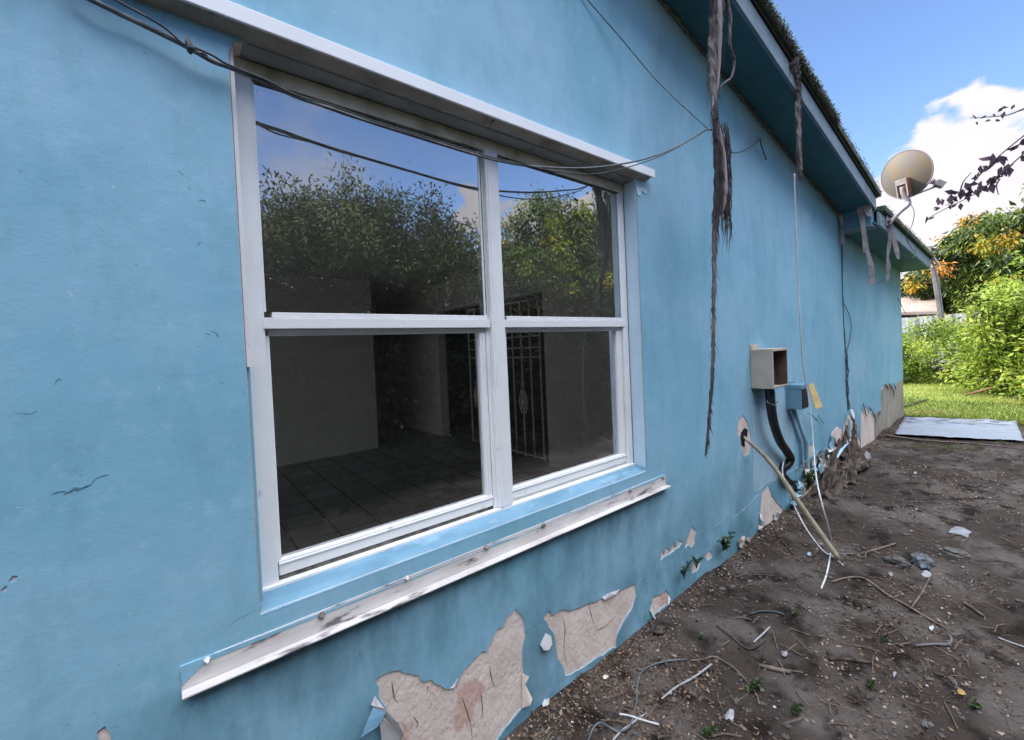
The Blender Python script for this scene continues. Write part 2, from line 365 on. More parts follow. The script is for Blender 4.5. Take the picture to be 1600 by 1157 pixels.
M_galv = mat("galvanised_mast", (0.38, 0.35, 0.36), .5, (0.26, 0.22, 0.22), 14, .45, .7, .1, 60, .002, metal=.3)
M_roof = mat("mossy_roof_edge", (0.075, 0.13, 0.085), .95, (0.16, 0.15, 0.11), 6, .42, .66, .8, 40, .012, col3=(.05, .09, .035), n3scale=12, lo3=.5, hi3=.65)
M_soil = mat("dirt_soil", (0.048, 0.037, 0.031), .96, (0.108, 0.091, 0.081), 2.0, .46, .60, .9, 55, .015, col3=(0.016, 0.011, 0.009), n3scale=7, lo3=.50, hi3=.64, detail=9, spec=.15, bump2=(11, .6, .03))
M_lawn = mat("lawn_soil", (0.20, 0.24, 0.045), .95, (0.15, 0.20, 0.04), 3, .4, .7, .5, 60, .01, col3=(.30, .21, .10), n3scale=2, lo3=.62, hi3=.74)
M_stone = mat("rough_stone", (0.13, 0.12, 0.115), .9, (0.07, 0.065, 0.06), 14, .4, .7, .7, 40, .01)
M_chip = mat("white_paint_chip", (0.55, 0.53, 0.54), .7, (0.36, 0.33, 0.33), 20, .4, .7)
M_wood = mat("weathered_wood", (0.20, 0.155, 0.12), .9, (0.09, 0.065, 0.05), 20, .4, .65, .5, 60, .004, stretch=(1, 1, .4))
M_rot = mat("rotten_wood", (0.11, 0.085, 0.065), .95, (0.025, 0.018, 0.014), 13, .42, .58, .9, 60, .008, col3=(.30, .25, .19), n3scale=10, lo3=.62, hi3=.72, stretch=(1, 1, .35))
M_bark = mat("bark", (0.10, 0.075, 0.055), .95, (0.05, 0.038, 0.028), 12, .4, .65, .8, 40, .01)
M_greypost = mat("grey_post", (0.17, 0.16, 0.17), .9, (0.10, 0.095, 0.10), 6, .4, .65, .4, 30, .005)
M_fence = mat("white_fence", (0.36, 0.38, 0.42), .6, (0.28, 0.30, 0.34), 3, .4, .7)
M_tile = mat("brown_roof", (0.40, 0.31, 0.26), .9, (0.30, 0.22, 0.18), 2, .4, .7)
M_leafgreen = mat("tree_leaves", (0.06, 0.09, 0.03), .5, tint=[(0, (0.012, 0.020, 0.007)), (.5, (0.040, 0.056, 0.018)), (1, (0.125, 0.145, 0.055))], trans=.25)
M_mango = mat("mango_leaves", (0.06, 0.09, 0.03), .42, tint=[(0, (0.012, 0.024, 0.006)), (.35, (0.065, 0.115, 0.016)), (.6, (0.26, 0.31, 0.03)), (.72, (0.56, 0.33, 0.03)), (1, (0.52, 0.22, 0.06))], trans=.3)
M_bush = mat("bush_leaves", (0.1, 0.2, 0.03), .5, tint=[(0, (0.025, 0.05, 0.010)), (.45, (0.20, 0.30, 0.03)), (1, (0.46, 0.52, 0.09))], trans=.35)
M_grass = mat("grass_blades", (0.2, 0.3, 0.04), .6, tint=[(0, (0.12, 0.19, 0.025)), (.6, (0.28, 0.34, 0.05)), (1, (0.42, 0.36, 0.14))], trans=.4)
M_weed = mat("weed_leaves", (0.03, 0.06, 0.02), .5, tint=[(0, (0.018, 0.032, 0.012)), (1, (0.065, 0.105, 0.03))], trans=.25)
M_purple = mat("purple_leaves", (0.05, 0.028, 0.05), .6, tint=[(0, (0.06, 0.035, 0.07)), (1, (0.15, 0.09, 0.11))], trans=.3)
M_litter = mat("leaf_litter", (0.10, 0.07, 0.04), .9, tint=[(0, (0.035, 0.022, 0.016)), (.5, (0.12, 0.075, 0.048)), (.85, (0.23, 0.155, 0.10)), (1, (0.34, 0.28, 0.22))])
M_flakes = mat("pale_flakes", (0.5, 0.5, 0.5), .8, tint=[(0, (0.16, 0.145, 0.14)), (.6, (0.32, 0.30, 0.29)), (1, (0.60, 0.58, 0.59))])

def glass_mat():
    m = bpy.data.materials.new("window_glass"); m.use_nodes = True; N, L = nodes(m); N.remove(N["Principled BSDF"])
    tr = N.new("ShaderNodeBsdfTransparent"); tr.inputs[0].default_value = (1, 1, .98, 1)
    gl = N.new("ShaderNodeBsdfGlossy"); gl.inputs["Roughness"].default_value = 0.0; gl.inputs[0].default_value = (.95, .97, 1, 1)
    df = N.new("ShaderNodeBsdfDiffuse"); df.inputs[0].default_value = (.45, .43, .40, 1)
    fr = N.new("ShaderNodeFresnel"); fr.inputs[0].default_value = 1.8
    tc = N.new("ShaderNodeTexCoord")
    nz = N.new("ShaderNodeTexNoise"); nz.inputs["Scale"].default_value = 2.2; nz.inputs["Detail"].default_value = 1; L.new(tc.outputs["Object"], nz.inputs["Vector"])
    bp = N.new("ShaderNodeBump"); bp.inputs["Strength"].default_value = .22; bp.inputs["Distance"].default_value = .004; L.new(nz.outputs[0], bp.inputs["Height"]); L.new(bp.outputs[0], gl.inputs["Normal"])
    mul = N.new("ShaderNodeMath"); mul.operation = 'MULTIPLY'; mul.inputs[1].default_value = 4.3; mul.use_clamp = True; L.new(fr.outputs[0], mul.inputs[0])
    mx = N.new("ShaderNodeMixShader"); L.new(mul.outputs[0], mx.inputs[0]); L.new(tr.outputs[0], mx.inputs[1]); L.new(gl.outputs[0], mx.inputs[2])
    vo = N.new("ShaderNodeTexVoronoi"); vo.inputs["Scale"].default_value = 26; L.new(tc.outputs["Object"], vo.inputs["Vector"])
    n2 = N.new("ShaderNodeTexNoise"); n2.inputs["Scale"].default_value = 3.2; n2.inputs["Detail"].default_value = 3; L.new(tc.outputs["Object"], n2.inputs["Vector"])
    thr = N.new("ShaderNodeMapRange"); thr.inputs[1].default_value = .50; thr.inputs[2].default_value = .75; thr.inputs[3].default_value = 0.02; thr.inputs[4].default_value = .13; L.new(n2.outputs[0], thr.inputs[0])
    lt = N.new("ShaderNodeMath"); lt.operation = 'LESS_THAN'; L.new(vo.outputs["Distance"], lt.inputs[0]); L.new(thr.outputs[0], lt.inputs[1])
    sc = N.new("ShaderNodeMath"); sc.operation = 'MULTIPLY_ADD'; sc.inputs[1].default_value = .35; sc.inputs[2].default_value = .012; L.new(lt.outputs[0], sc.inputs[0])  # specks painted pale for dust and for bright gaps between reflected leaves
    m2 = N.new("ShaderNodeMixShader"); L.new(sc.outputs[0], m2.inputs[0]); L.new(mx.outputs[0], m2.inputs[1]); L.new(df.outputs[0], m2.inputs[2])
    L.new(m2.outputs[0], N["Material Output"].inputs[0]); return m
M_glass = glass_mat()

def floor_mat():
    m = bpy.data.materials.new("floor_tiles"); m.use_nodes = True; N, L = nodes(m); b = N["Principled BSDF"]; b.inputs["Roughness"].default_value = .45
    tc = N.new("ShaderNodeTexCoord"); br = N.new("ShaderNodeTexBrick"); br.offset = 0; br.inputs["Scale"].default_value = 1
    br.inputs["Brick Width"].default_value = .32; br.inputs["Row Height"].default_value = .32; br.inputs["Mortar Size"].default_value = .009; br.inputs["Mortar Smooth"].default_value = .2
    br.inputs["Color1"].default_value = (.42, .47, .46, 1); br.inputs["Color2"].default_value = (.27, .31, .305, 1); br.inputs["Mortar"].default_value = (.02, .018, .016, 1)
    L.new(tc.outputs["Object"], br.inputs["Vector"])
    n = N.new("ShaderNodeTexNoise"); n.inputs["Scale"].default_value = 3; n.inputs["Detail"].default_value = 6; L.new(tc.outputs["Object"], n.inputs["Vector"])
    mx = N.new("ShaderNodeMixRGB"); mx.blend_type = 'MULTIPLY'; mx.inputs[0].default_value = .5; L.new(br.outputs[0], mx.inputs[1]); L.new(n.outputs[0], mx.inputs[2]); L.new(mx.outputs[0], b.inputs["Base Color"]); return m
M_floor = floor_mat()

# ------------------------------------------------------------------ ground, lawn
def ground():
    xs = list(np.arange(-40, -2, 4.0)) + list(np.arange(-2, 0.2, .15)) + list(np.arange(0.2, 4.6, .022)) + list(np.arange(4.6, 9.2, .045)) + list(np.arange(9.2, 16, .4)) + [18, 22, 28, 36, 50, 80, 140, 260, 500]
    ys = [-400, -200, -100, -50, -30, -20, -14] + list(np.arange(-10, -2.2, .5)) + list(np.arange(-2.2, -1.3, .05)) + list(np.arange(-1.3, 0.06, .022)) + [.3, 1.5, 4, 9, 15, 25, 50, 100, 200, 400]
    V = []
    for x in xs:
        near = .2 <= x <= 9.0
        for y in ys:
            z = ground_h(x, y) if (near and -2.4 < y < .2) else gbase(x, y)
            V.append((x, y, z))
    ny = len(ys); Fc = [(i * ny + j, (i + 1) * ny + j, (i + 1) * ny + j + 1, i * ny + j + 1) for i in range(len(xs) - 1) for j in range(ny - 1)]
    o = obj("ground", (V, Fc), M_soil, smooth=True); tag(o, kind="structure")
ground()
def lawn():
    L = [(8.62 + .1 * noise.noise(Vector((0, y * 2.1, 4))) - .05 * y * 0, y) for y in np.arange(-7, 1.8, .15)]
    V = [(x, y, gbase(x, y) + .006) for x, y in L] + [(60, y, .224) for x, y in L]
    n = len(L); Fc = [(i, i + n, i + n + 1, i + 1) for i in range(n - 1)]
    o = obj("lawn", (V, Fc), M_lawn); tag(o, kind="structure")
    k = 26000; P = np.stack([8.5 + 7 * rng.random(k) ** 1.5, -3.6 + 5.0 * rng.random(k), np.full(k, .215)], 1)
    k2 = 2600; Q = np.stack([6.6 + 2 * rng.random(k2), -.15 - 1.6 * rng.random(k2) , np.full(k2, .2)], 1)
    keep = np.array([noise.noise(Vector((p[0] * 2.2, p[1] * 2.2, 9))) > .12 for p in Q]); Q = Q[keep]
    for q in Q: q[2] = ground_h(q[0], q[1])
    P = np.concatenate([P, Q]); n = len(P)
    A = unit(rng.normal(size=(n, 3)) * .45 + [0, 0, 1]); l = .035 + .04 * rng.random(n); l[-len(Q):] *= .55
    tt = np.array([noise.noise(Vector((p[0] * 1.3, p[1] * 1.3, 2))) for p in P]) * .8 + .5 + rng.normal(size=n) * .15
    tt[-len(Q):] = .1
    o = leaves("grass", P, A, side_of(A), l, .007 + .004 * rng.random(n), M_grass, None, np.clip(tt, 0, 1)); tag(o, kind="stuff")
lawn()

# ------------------------------------------------------------------ house
house = thing("house", (3.0, 0, 0), "light blue single storey house with peeling paint, a wide two-part window and a sloping eave", "house")
ZC = CH
def zc(z): return z + ZC
OX0, OX1, OZ0, OZ1 = .146, 1.925, zc(-.684), zc(.852)     # window opening in the wall face
A0 = (2.239, zc(1.910)); SL = -.2062
def rake(x): return A0[1] + SL * (x - A0[0])
XK = 5.50; Z2a, Z2b = zc(1.075), zc(.889); X2 = 8.54
top = [(-7.2, rake(-2.4) - .9), (-2.4, rake(-2.4)), (XK, rake(XK)), (XK + .002, Z2a), (X2, Z2b)]
outline = [Vector(p) for p in [(-7.2, -.35)] + top + [(X2, -.35)]][::-1]
win = [Vector(p) for p in [(OX0, OZ0), (OX1, OZ0), (OX1, OZ1), (OX0 + .05, OZ1), (OX0 + .015, OZ1 - .012), (OX0, OZ1 - .05)]]
added_gap2 = [Vector(p) for p in [(-3.5, .25), (-1.3, .25), (-1.3, 2.5), (-3.5, 2.5)]]  # opening out of view, added to let skylight into the room
added_gap3 = [Vector(p) for p in [(-6.6, .25), (-3.9, .25), (-3.9, 2.45), (-6.6, 2.45)]]  # another unseen opening added to brighten the room
obj("wall", slab(outline, [win, added_gap2, added_gap3], 0, .2), M_plaster, house)
wb = merge(slab([Vector(p) for p in [(6.75, -.3), (8.54, -.3), (8.54, .98), (8.2, .97), (7.2, .75), (6.75, .72)]], [], -.0026, -.0016))
obj("bare_render_patch", wb, M_plasterold, house)

P1 = [(586,1062),(593,1056),(606,1049),(625,1046),(643,1052),(654,1054),(659,1064),(675,1062),(686,1070),(694,1075),(706,1077),(716,1062),(726,1044),(739,1030),(752,1017),(759,1017),(768,999),(777,981),(785,980),(791,964),(805,950),(816,964),(820,991),(816,1015),(816,1036),(817,1062),(816,1105),(795,1131),(776,1157),(740,1300),(600,1300),(612,1157),(630,1145),(619,1131),(603,1110),(591,1086)]
P2 = [(847.5,964.6),(856,954),(861.6,961),(872,954),(888,955),(919.6,942),(941,933),(965,924),(992,912.5),(993.5,929),(985,954),(972,975),(963.6,993),(962,1012),(941,1024),(916,1038.5),(893,1053),(883,1056),(879,1042),(870,1028),(867,1003),(856,979)]
P3 = [(1018,933),(1039,920.6),(1045,929),(1044.5,943.5),(1027,957.5),(1020,961),(1017,947)]
P4 = [(1030,877),(1034,858),(1037,866),(1040,854),(1046,860),(1051,846),(1055,855),(1059,842),(1064,846),(1067,846),(1060,856),(1046,866)]
P4b = [(1068,857),(1081,822),(1087,829),(1085,846),(1081,856),(1074,852)]
P5 = [(1189,768),(1199,757),(1205,775),(1216,788),(1238,800),(1244,830),(1215,880),(1130,930),(1143,885),(1152,873),(1160,846),(1182,832),(1195,817),(1187,802)]
P6 = [(1150.4,672),(1154,655),(1161,648.5),(1166,657.6),(1170,669),(1173,681),(1172,698),(1170.5,709.5),(1161,713),(1157,700),(1156,685),(1150,677)]
P7 = [(1425,592),(1409,593),(1400,600),(1397,610),(1393,599),(1386,600),(1377,604),(1375,624),(1376,648),(1370,642),(1365,652),(1361,638),(1357,646),(1352,634),(1348,646),(1345,636),(1344,680),(1345,730),(1425,700)]
P8 = [(1243,795),(1252,753),(1263,742),(1275,731),(1291,721),(1303,707),(1315,690),(1318,665),(1325,645),(1332,655),(1337,672),(1344,690),(1345,760),(1260,815)]
P9 = [(1297,688),(1301,676),(1308,668),(1315,676),(1318,684),(1310,691),(1303,693)]
P10 = [(1079,884),(1090,874),(1094,880),(1088,893),(1080,897)]
P11 = [(152,1142),(165,1133),(172,1144),(182,1170),(150,1170)]
P12 = [(14,907),(20,899),(29,899),(27,905),(17,911)]
P13 = [(2,921),(9,914),(14,916),(12,922),(3,926)]
P14 = [(1258,700),(1266,693),(1272,700),(1268,712),(1259,714)]
P15 = [(1100,868),(1108,860),(1113,868),(1104,876)]
P16 = [(1120,905),(1128,884),(1143,874),(1145,900)]
holes = [frac(WP(p), .09, 2) for p in (P1, P2, P3, P4, P4b, P5, P6, P8, P10, P15, P16, P11, P12, P13, P14)] + [frac(WP(P7), .05, 2)]
CR = [[(819,989),(828,984),(837,978),(846,972)], [(992,912),(1001,903),(1011,894),(1022,884),(1030,877)], [(1057,855.5),(1070,850),(1088,834),(1103,827),(1117,820),(1130,810),(1139.5,803)], [(1145,808),(1160,797),(1172,785),(1186,770)], [(1199,757),(1215,748),(1232,737),(1250,728)], [(1262,716),(1275,708),(1290,700),(1297,690)]]
for c in CR:
    Q = catmull([(W(*p)[0], W(*p)[2], 0) for p in c], 4); hw = .0035 if c[0][0] < 1140 else .006
    up_ = [Vector((q[0] + random.uniform(-1, 1) * .004, q[1] + hw * random.uniform(.2, 1.1))) for q in Q]; dn = [Vector((q[0], q[1] - hw * random.uniform(.2, 1.1))) for q in Q]
    holes.append(up_ + dn[::-1])
pout = [Vector((p.x, p.y - (.004 if p.y > 1 else 0))) for p in outline]
def inset(P):
    n = len(P); ar = sum(P[i].x * P[(i + 1) % n].y - P[(i + 1) % n].x * P[i].y for i in range(n)); sg = 1 if ar > 0 else -1; Q = []
    for i in range(n):
        d = (P[(i + 1) % n] - P[i - 1]); nrm = Vector((-d.y, d.x)).normalized() * sg
        w = .0065 * max(0, .35 + 1.5 * noise.noise(Vector((P[i].x * 14, P[i].y * 14, 3)))) ; Q.append(P[i] + nrm * w)
    return Q
big = [h for h in holes if max(p.x for p in h) - min(p.x for p in h) > .03 and max(p.y for p in h) - min(p.y for p in h) > .03]
obj("undercoat", slab([Vector((p.x, p.y - (.008 if p.y > 1 else 0))) for p in outline], [[Vector((p.x + (.004 if p.x > 1 else -.004), p.y + (.004 if p.y > 1.5 else -.004))) for p in win], added_gap2, added_gap3] + [inset(h) for h in big], -.0014, -.0002), M_under, house)
obj("wall_paint", slab(pout, [[Vector((p.x + (.002 if p.x > 1 else -.002), p.y + (.002 if p.y > 1.5 else -.002))) for p in win], added_gap2, added_gap3] + holes, -.0045, -.0015), M_paint, house)
obj("paint_chip_edge", slab(frac(WP([(1297,690),(1300,676),(1308,667),(1316,675),(1319,684),(1310,692)], -.02), .08, 2), [], -.024, -.018), M_plaster, house)

pc = []
for pts in ([(765,1040),(768,1060),(773,1074)], [(751,1080),(754,1110),(752,1125)], [(668,1072),(667,1080)], [(612,1065),(616,1090),(622,1098)], [(919,942),(924,962),(928,975)], [(879,965),(883,985),(881,1015),(886,1040)], [(722,1090),(735,1130),(738,1160)], [(646,1120),(653,1130),(650,1138)], [(930,985),(945,980),(955,970)]):
    pc.append(tube(catmull([W(*p, -.0003) for p in pts], 4), [.0006, .0022, .0012, .0005], 4, .5))
M_pc = mat("plaster_crack", (.14, .095, .08), .95)
for q in pc: obj("plaster_crack", q, M_pc, house)
sc_ = []
for pts, w in ([[(80,773),(95,768),(112,770)], .004], [[(100,772),(118,764),(132,762)], .006], [[(118,768),(135,760),(142,758)], .005], [[(142,757),(150,748),(158,745),(169,742)], .003], [[(329,517),(336,520),(342,525)], .0022], [[(322,521),(328,523)], .002], [[(337,521),(341,527)], .0022], [[(309,315),(318,313),(322,318)], .002], [[(308,384),(314,378)], .0018], [[(278,267),(286,273)], .0018], [[(223,80),(229,85)], .0018], [[(398,952),(385,962),(368,970),(355,980)], .0011], [[(85,600),(92,592),(96,596)], .0016], [[(22,645),(45,647),(58,642)], .0014], [[(615,1035),(619,1042)], .002], [[(1032,510),(1036,515)], .004], [[(1023,198),(1028,208)], .003], [[(713,985),(720,990)], .001], [[(865,885),(880,880)], .001]):
    sc_.append(tube(catmull([W(*p, -.0048) for p in pts], 3), [w * .25, w * .6, w * .3], 5, .4, .35))
M_scuff = mat("scuff_dark", (.11, .26, .32), .9, (.15, .33, .40), 30)
for q in sc_: obj("scuff", q, M_scuff, house)
# lighter repainted strips around the boxes
rp = [frac(WP(p), .02, 2) for p in ([(1175,614),(1206,614),(1213,668),(1222,715),(1217,745),(1196,757),(1186,768),(1176,770),(1174,690)], [(1210,612),(1240,612),(1240,700),(1238,728),(1226,725),(1222,690),(1213,650)], [(1246,650),(1252,648),(1255,735),(1250,738)])]
obj("repainted_strip", merge(*[slab(p, [], -.0068, -.005) for p in rp]), M_paint3, house)
# sill slope, reveals, lintel
fr_y = .07
obj("window_reveal", merge(([(OX1, 0, OZ0), (OX1, .2, OZ0), (OX1, .2, OZ1), (OX1, 0, OZ1), (OX1 - .008, -.004, OZ0 + .02), (OX1 - .008, .0695, OZ0 + .02), (OX1 - .008, .0695, OZ1 - .001), (OX1 - .008, -.004, OZ1 - .001)], [(4, 5, 6, 7), (4, 7, 3, 0), (4, 0, 1, 5)])), mat("reveal_paint", (0.55, 0.71, 0.80), .55, (0.46, .64, .74), 8, .4, .7, .2, 40, .003), house)
obj("window_sill", merge(([(OX0 + .002, -.0052, OZ0 - .003), (OX1 + .0, -.0052, OZ0 - .003), (OX1, .08, OZ0 + .032), (OX0 + .002, .08, OZ0 + .032)], [(0, 1, 2, 3)])), M_paint2, house)
obj("lintel", bevel(box(OX0 + .002, OX1 - .01, .002, .2, OZ1 - .006, OZ1 + .03), .001, 1), M_lintel, house)
hood = obj("window_hood", merge(bevel(box(-.35, 2.03, -.052, -.043, zc(.866), zc(.908)), .002), bevel(box(-.35, 2.025, -.043, -.0, zc(.897), zc(.906)), .001, 1)), M_hood, house)
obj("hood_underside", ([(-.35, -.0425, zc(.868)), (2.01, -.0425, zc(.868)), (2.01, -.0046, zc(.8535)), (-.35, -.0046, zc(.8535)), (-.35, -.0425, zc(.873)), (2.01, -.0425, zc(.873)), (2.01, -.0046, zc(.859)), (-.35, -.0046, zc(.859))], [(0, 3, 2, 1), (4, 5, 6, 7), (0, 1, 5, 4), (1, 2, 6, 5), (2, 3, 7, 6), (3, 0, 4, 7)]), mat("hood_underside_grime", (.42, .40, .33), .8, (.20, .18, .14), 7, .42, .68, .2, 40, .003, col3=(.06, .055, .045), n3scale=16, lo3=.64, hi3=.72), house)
obj("hood_end_paint", slab(frac([Vector(p) for p in [(1.90, zc(.86)), (2.02, zc(.86)), (2.02, zc(.80)), (2.0, zc(.79)), (1.97, zc(.80)), (1.955, zc(.765)), (1.93, zc(.775)), (1.928, zc(.79))]], .08, 2), [], -.0075, -.0048), mat("hood_end_overspray", (.52, .70, .80), .6), house)
# angle below the window
fz0, fz1 = zc(-.797), zc(-.738)
fl = obj("sill_angle", merge(bevel(box(-.027, 2.09, -.0082, -.0048, fz0, fz1), .0006, 1), box(-.0265, 2.0895, -.0081, -.0049, fz1 - .001, fz1 + .0001), bevel(box(-.027, 2.095, -.040, -.0085, fz0 - .004, fz0 + .001), .001, 1)), M_flange, house)
pt = [(x, fz1 + .0012 - .003 * 0) for x in np.arange(-.026, 2.088, .03)]
lowpt = [Vector((x, fz1 - .012 - .010 * noise.noise(Vector((x * 6, 2, 1))) - (.035 * max(0, 1 - (x + .03) / .055)))) for x in np.arange(-.026, 2.088, .02)]
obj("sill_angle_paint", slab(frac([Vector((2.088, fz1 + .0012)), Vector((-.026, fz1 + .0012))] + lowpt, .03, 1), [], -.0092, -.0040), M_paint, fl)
for i, (px, py) in enumerate([(324, 1035), (503, 965), (636, 906), (760, 858), (850, 822), (985, 768), (1036, 748)]):
    p = W(px, py, -.013); r = .006 if i in (0, 2) else .0085
    obj("bolt", tube([(p.x, -.0083, p.z + .004), (p.x, -.012, p.z + .004), (p.x, -.020, p.z + .003), (p.x, -.023, p.z + .002)], [r * 1.25, r * 1.15, r * .6, r * .35], 7, .2), mat("bolt_grey", (.30, .27, .25), .7, (.12, .08, .06), 60) if i not in (0, 2) else M_flange, fl)

# window
wd = bpy.data.objects.new("window", None); COL.objects.link(wd); wd.parent = house; wd.matrix_parent_inverse = house.matrix_basis.inverted(); wd.location = (1.03, .08, zc(-.66))
wd.matrix_basis = Matrix.Translation(wd.location)
tag(wd, "white aluminium framed window of two tall single-hung lights")
def sub(name, vf, m): return obj(name, vf, m, wd)
sub("jamb", bevel(box(.158, .204, .07, .12, zc(-.655), zc(.84)), .002), M_white); sub("jamb", bevel(box(1.872, 1.912, .07, .12, zc(-.655), zc(.84)), .002), M_white)
sub("head_frame", merge(bevel(box(.158, 1.015, .064, .12, zc(.797), zc(.842)), .002), bevel(box(1.016, 1.912, .066, .12, zc(.797), zc(.843)), .002)), M_cream)
sub("bottom_frame", merge(bevel(box(.158, 1.912, .060, .12, zc(-.678), zc(-.652)), .002), bevel(box(.204, 1.872, .092, .12, zc(-.652), zc(-.640)), .001, 1)), M_white)
sub("mullion", merge(bevel(box(1.003, 1.068, .060, .12, zc(-.650), zc(.800)), .003), bevel(box(1.012, 1.020, .056, .061, zc(-.648), zc(.798)), .001, 1), bevel(box(.985, 1.003, .082, .12, zc(-.650), zc(.796)), .002)), M_white)
for q in (box(.206, .984, .070, .0745, zc(.789), zc(.7965)), box(1.069, 1.871, .070, .0745, zc(.789), zc(.7965)), box(.207, .984, .0835, .09, zc(-.6515), zc(-.6405)), box(.9835, .9865, .070, .075, zc(.14), zc(.79)), box(1.857, 1.871, .0765, .080, zc(.13), zc(.79))): sub("seal_and_gap", q, M_seal_gap)  # low dark strip stands in for the shaded gap below the left sash
for (a, b) in ((.204, .985), (1.068, 1.872)):
    sub("meeting_rail", merge(bevel(box(a - .004, b + .012, .066, .11, zc(.086), zc(.118)), .002), bevel(box(a + .02, b, .071, .10, zc(.119), zc(.134)), .002), bevel(box(a + .01, b, .090, .12, zc(.066), zc(.084)), .002)), M_white)
    sub("upper_sash", merge(bevel(box(a, a + .006, .072, .10, zc(.135), zc(.795)), .001, 1), bevel(box(b - .008, b, .072, .10, zc(.135), zc(.795)), .001, 1), box(a + .005, b - .007, .0775, .098, zc(.792), zc(.7965))), M_white)
    s = sub("lower_sash", merge(bevel(box(a + .001, a + (.012 if a < 1 else .022), .084, .118, zc(-.60), zc(.066)), .002), bevel(box(b - (.030 if a < 1 else .044), b - .003, .084, .118, zc(-.60), zc(.066)), .002), bevel(box(b - .020, b - .015, .080, .0845, zc(-.60), zc(.066)), .001, 1),
                                    bevel(box(a + .004, b - .004, .080, .120, zc(-.638), zc(-.593)), .003), bevel(box(a + .004, b - .004, .077, .0805, zc(-.606), zc(-.600)), .001, 1)), M_white)
    sub("glass_pane", ([(a + .004, .076, zc(.128)), (b - .005, .076, zc(.128)), (b - .005, .076, zc(.795)), (a + .004, .076, zc(.795))], [(0, 1, 2, 3)]), M_glass)
    sub("glass_pane", ([(a + .01, .100, zc(-.596)), (b - .028, .100, zc(-.596)), (b - .028, .100, zc(.07)), (a + .01, .100, zc(.07))], [(0, 1, 2, 3)]), M_glass)
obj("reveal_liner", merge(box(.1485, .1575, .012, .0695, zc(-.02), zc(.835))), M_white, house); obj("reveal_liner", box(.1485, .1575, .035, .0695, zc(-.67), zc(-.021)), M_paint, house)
obj("inner_jamb", box(1.9135, 1.9235, .121, .275, zc(-.68), zc(.845)), mat("inner_jamb", (.88, .87, .80), .8, (.75, .73, .66), 8), house)
# thin strip of loose frame trim on the left
sub("trim_strip", ribbon([(OX0 + .006, .03, zc(.80)), (OX0 + .005, .03, zc(.4)), (OX0 + .006, .03, zc(.05)), (OX0 + .009, .03, zc(-.02))], [.009, .009, .008, .002], (1, 0, 0), .004), M_white)

# rooms behind the glass
fz = .085
obj("interior_floor", ([(-6.9, .2, fz), (3.6, .2, fz), (3.6, 7.7, fz), (-6.9, 7.7, fz), (6.4, .2, fz), (6.4, 7.7, fz)], [(0, 1, 2, 3), (1, 4, 5, 2)]), M_floor, house)
iw = merge(box(-6.9, 2.33, 4.95, 5.1, .05, 2.6), box(2.18, 2.33, 5.1, 7.6, .05, 2.6), box(2.18, 3.6, 7.6, 7.75, .05, 2.6), box(3.42, 3.57, 4.95, 7.6, .05, 2.6), box(3.42, 3.57, .2, 2.36, .05, 2.6), box(3.42, 3.57, 2.36, 4.95, 2.15, 2.6))
obj("interior_wall", iw, M_inwall, house)
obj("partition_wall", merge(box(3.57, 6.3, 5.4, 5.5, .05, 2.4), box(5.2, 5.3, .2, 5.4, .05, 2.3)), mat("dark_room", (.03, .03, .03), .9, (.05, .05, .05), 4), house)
obj("ceiling", box(-6.9, 3.6, .2, 7.75, 2.6, 2.66), M_inwall, house)
# iron gate leaf in the doorway
gp = []; gx = 3.40
for i in range(10):
    y = 2.42 + i * .172; gp.append(tube([(gx, y, .13), (gx, y, 2.1)], .0125, 5))
for z in (.16, 1.38, 1.50, 1.64, 2.08): gp.append(tube([(gx, 2.40, z), (gx, 3.99, z)], .011, 5))
for y in (2.76, 3.28, 3.80):
    for s, ry, rz in ((0, .075, .15), (0, .045, .10), (0, .02, .05)):
        gp.append(tube([(gx - .006, y + ry * math.cos(a), .82 + rz * math.sin(a)) for a in np.linspace(0, 2 * math.pi, 17)], .009, 5, cap=False))
    for k in range(6):
        a = k * math.pi / 3; gp.append(tube(catmull([(gx - .01, y, .82), (gx - .01, y + .05 * math.cos(a + .5), .82 + .09 * math.sin(a + .5)), (gx - .01, y + .085 * math.cos(a), .82 + .17 * math.sin(a))], 4), .007, 4))
    gp.append(tube([(gx - .008, y, .98), (gx - .008, y - .03, 1.02), (gx - .008, y, 1.06), (gx - .008, y + .03, 1.02), (gx - .008, y, .98)], .009, 4, cap=False))
g = obj("door_gate", merge(*gp), M_gate, house); tag(g, "off-white wrought iron door gate with scroll medallions")

# shell of the house
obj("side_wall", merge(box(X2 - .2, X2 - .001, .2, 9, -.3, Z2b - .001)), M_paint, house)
obj("back_wall", merge(box(-7.2, X2, 9, 9.2, -.3, 2.4), box(-7.2, -7.0, .2, 1.0, -.3, 2.6), box(-7.2, -7.0, 4.5, 9, -.3, 2.6), box(-7.2, -7.0, 1.0, 4.5, -.3, .3), box(-7.2, -7.0, 1.0, 4.5, 2.3, 2.6)), M_paint, house)  # left end wall has an added, unseen opening so sun bounces indoors

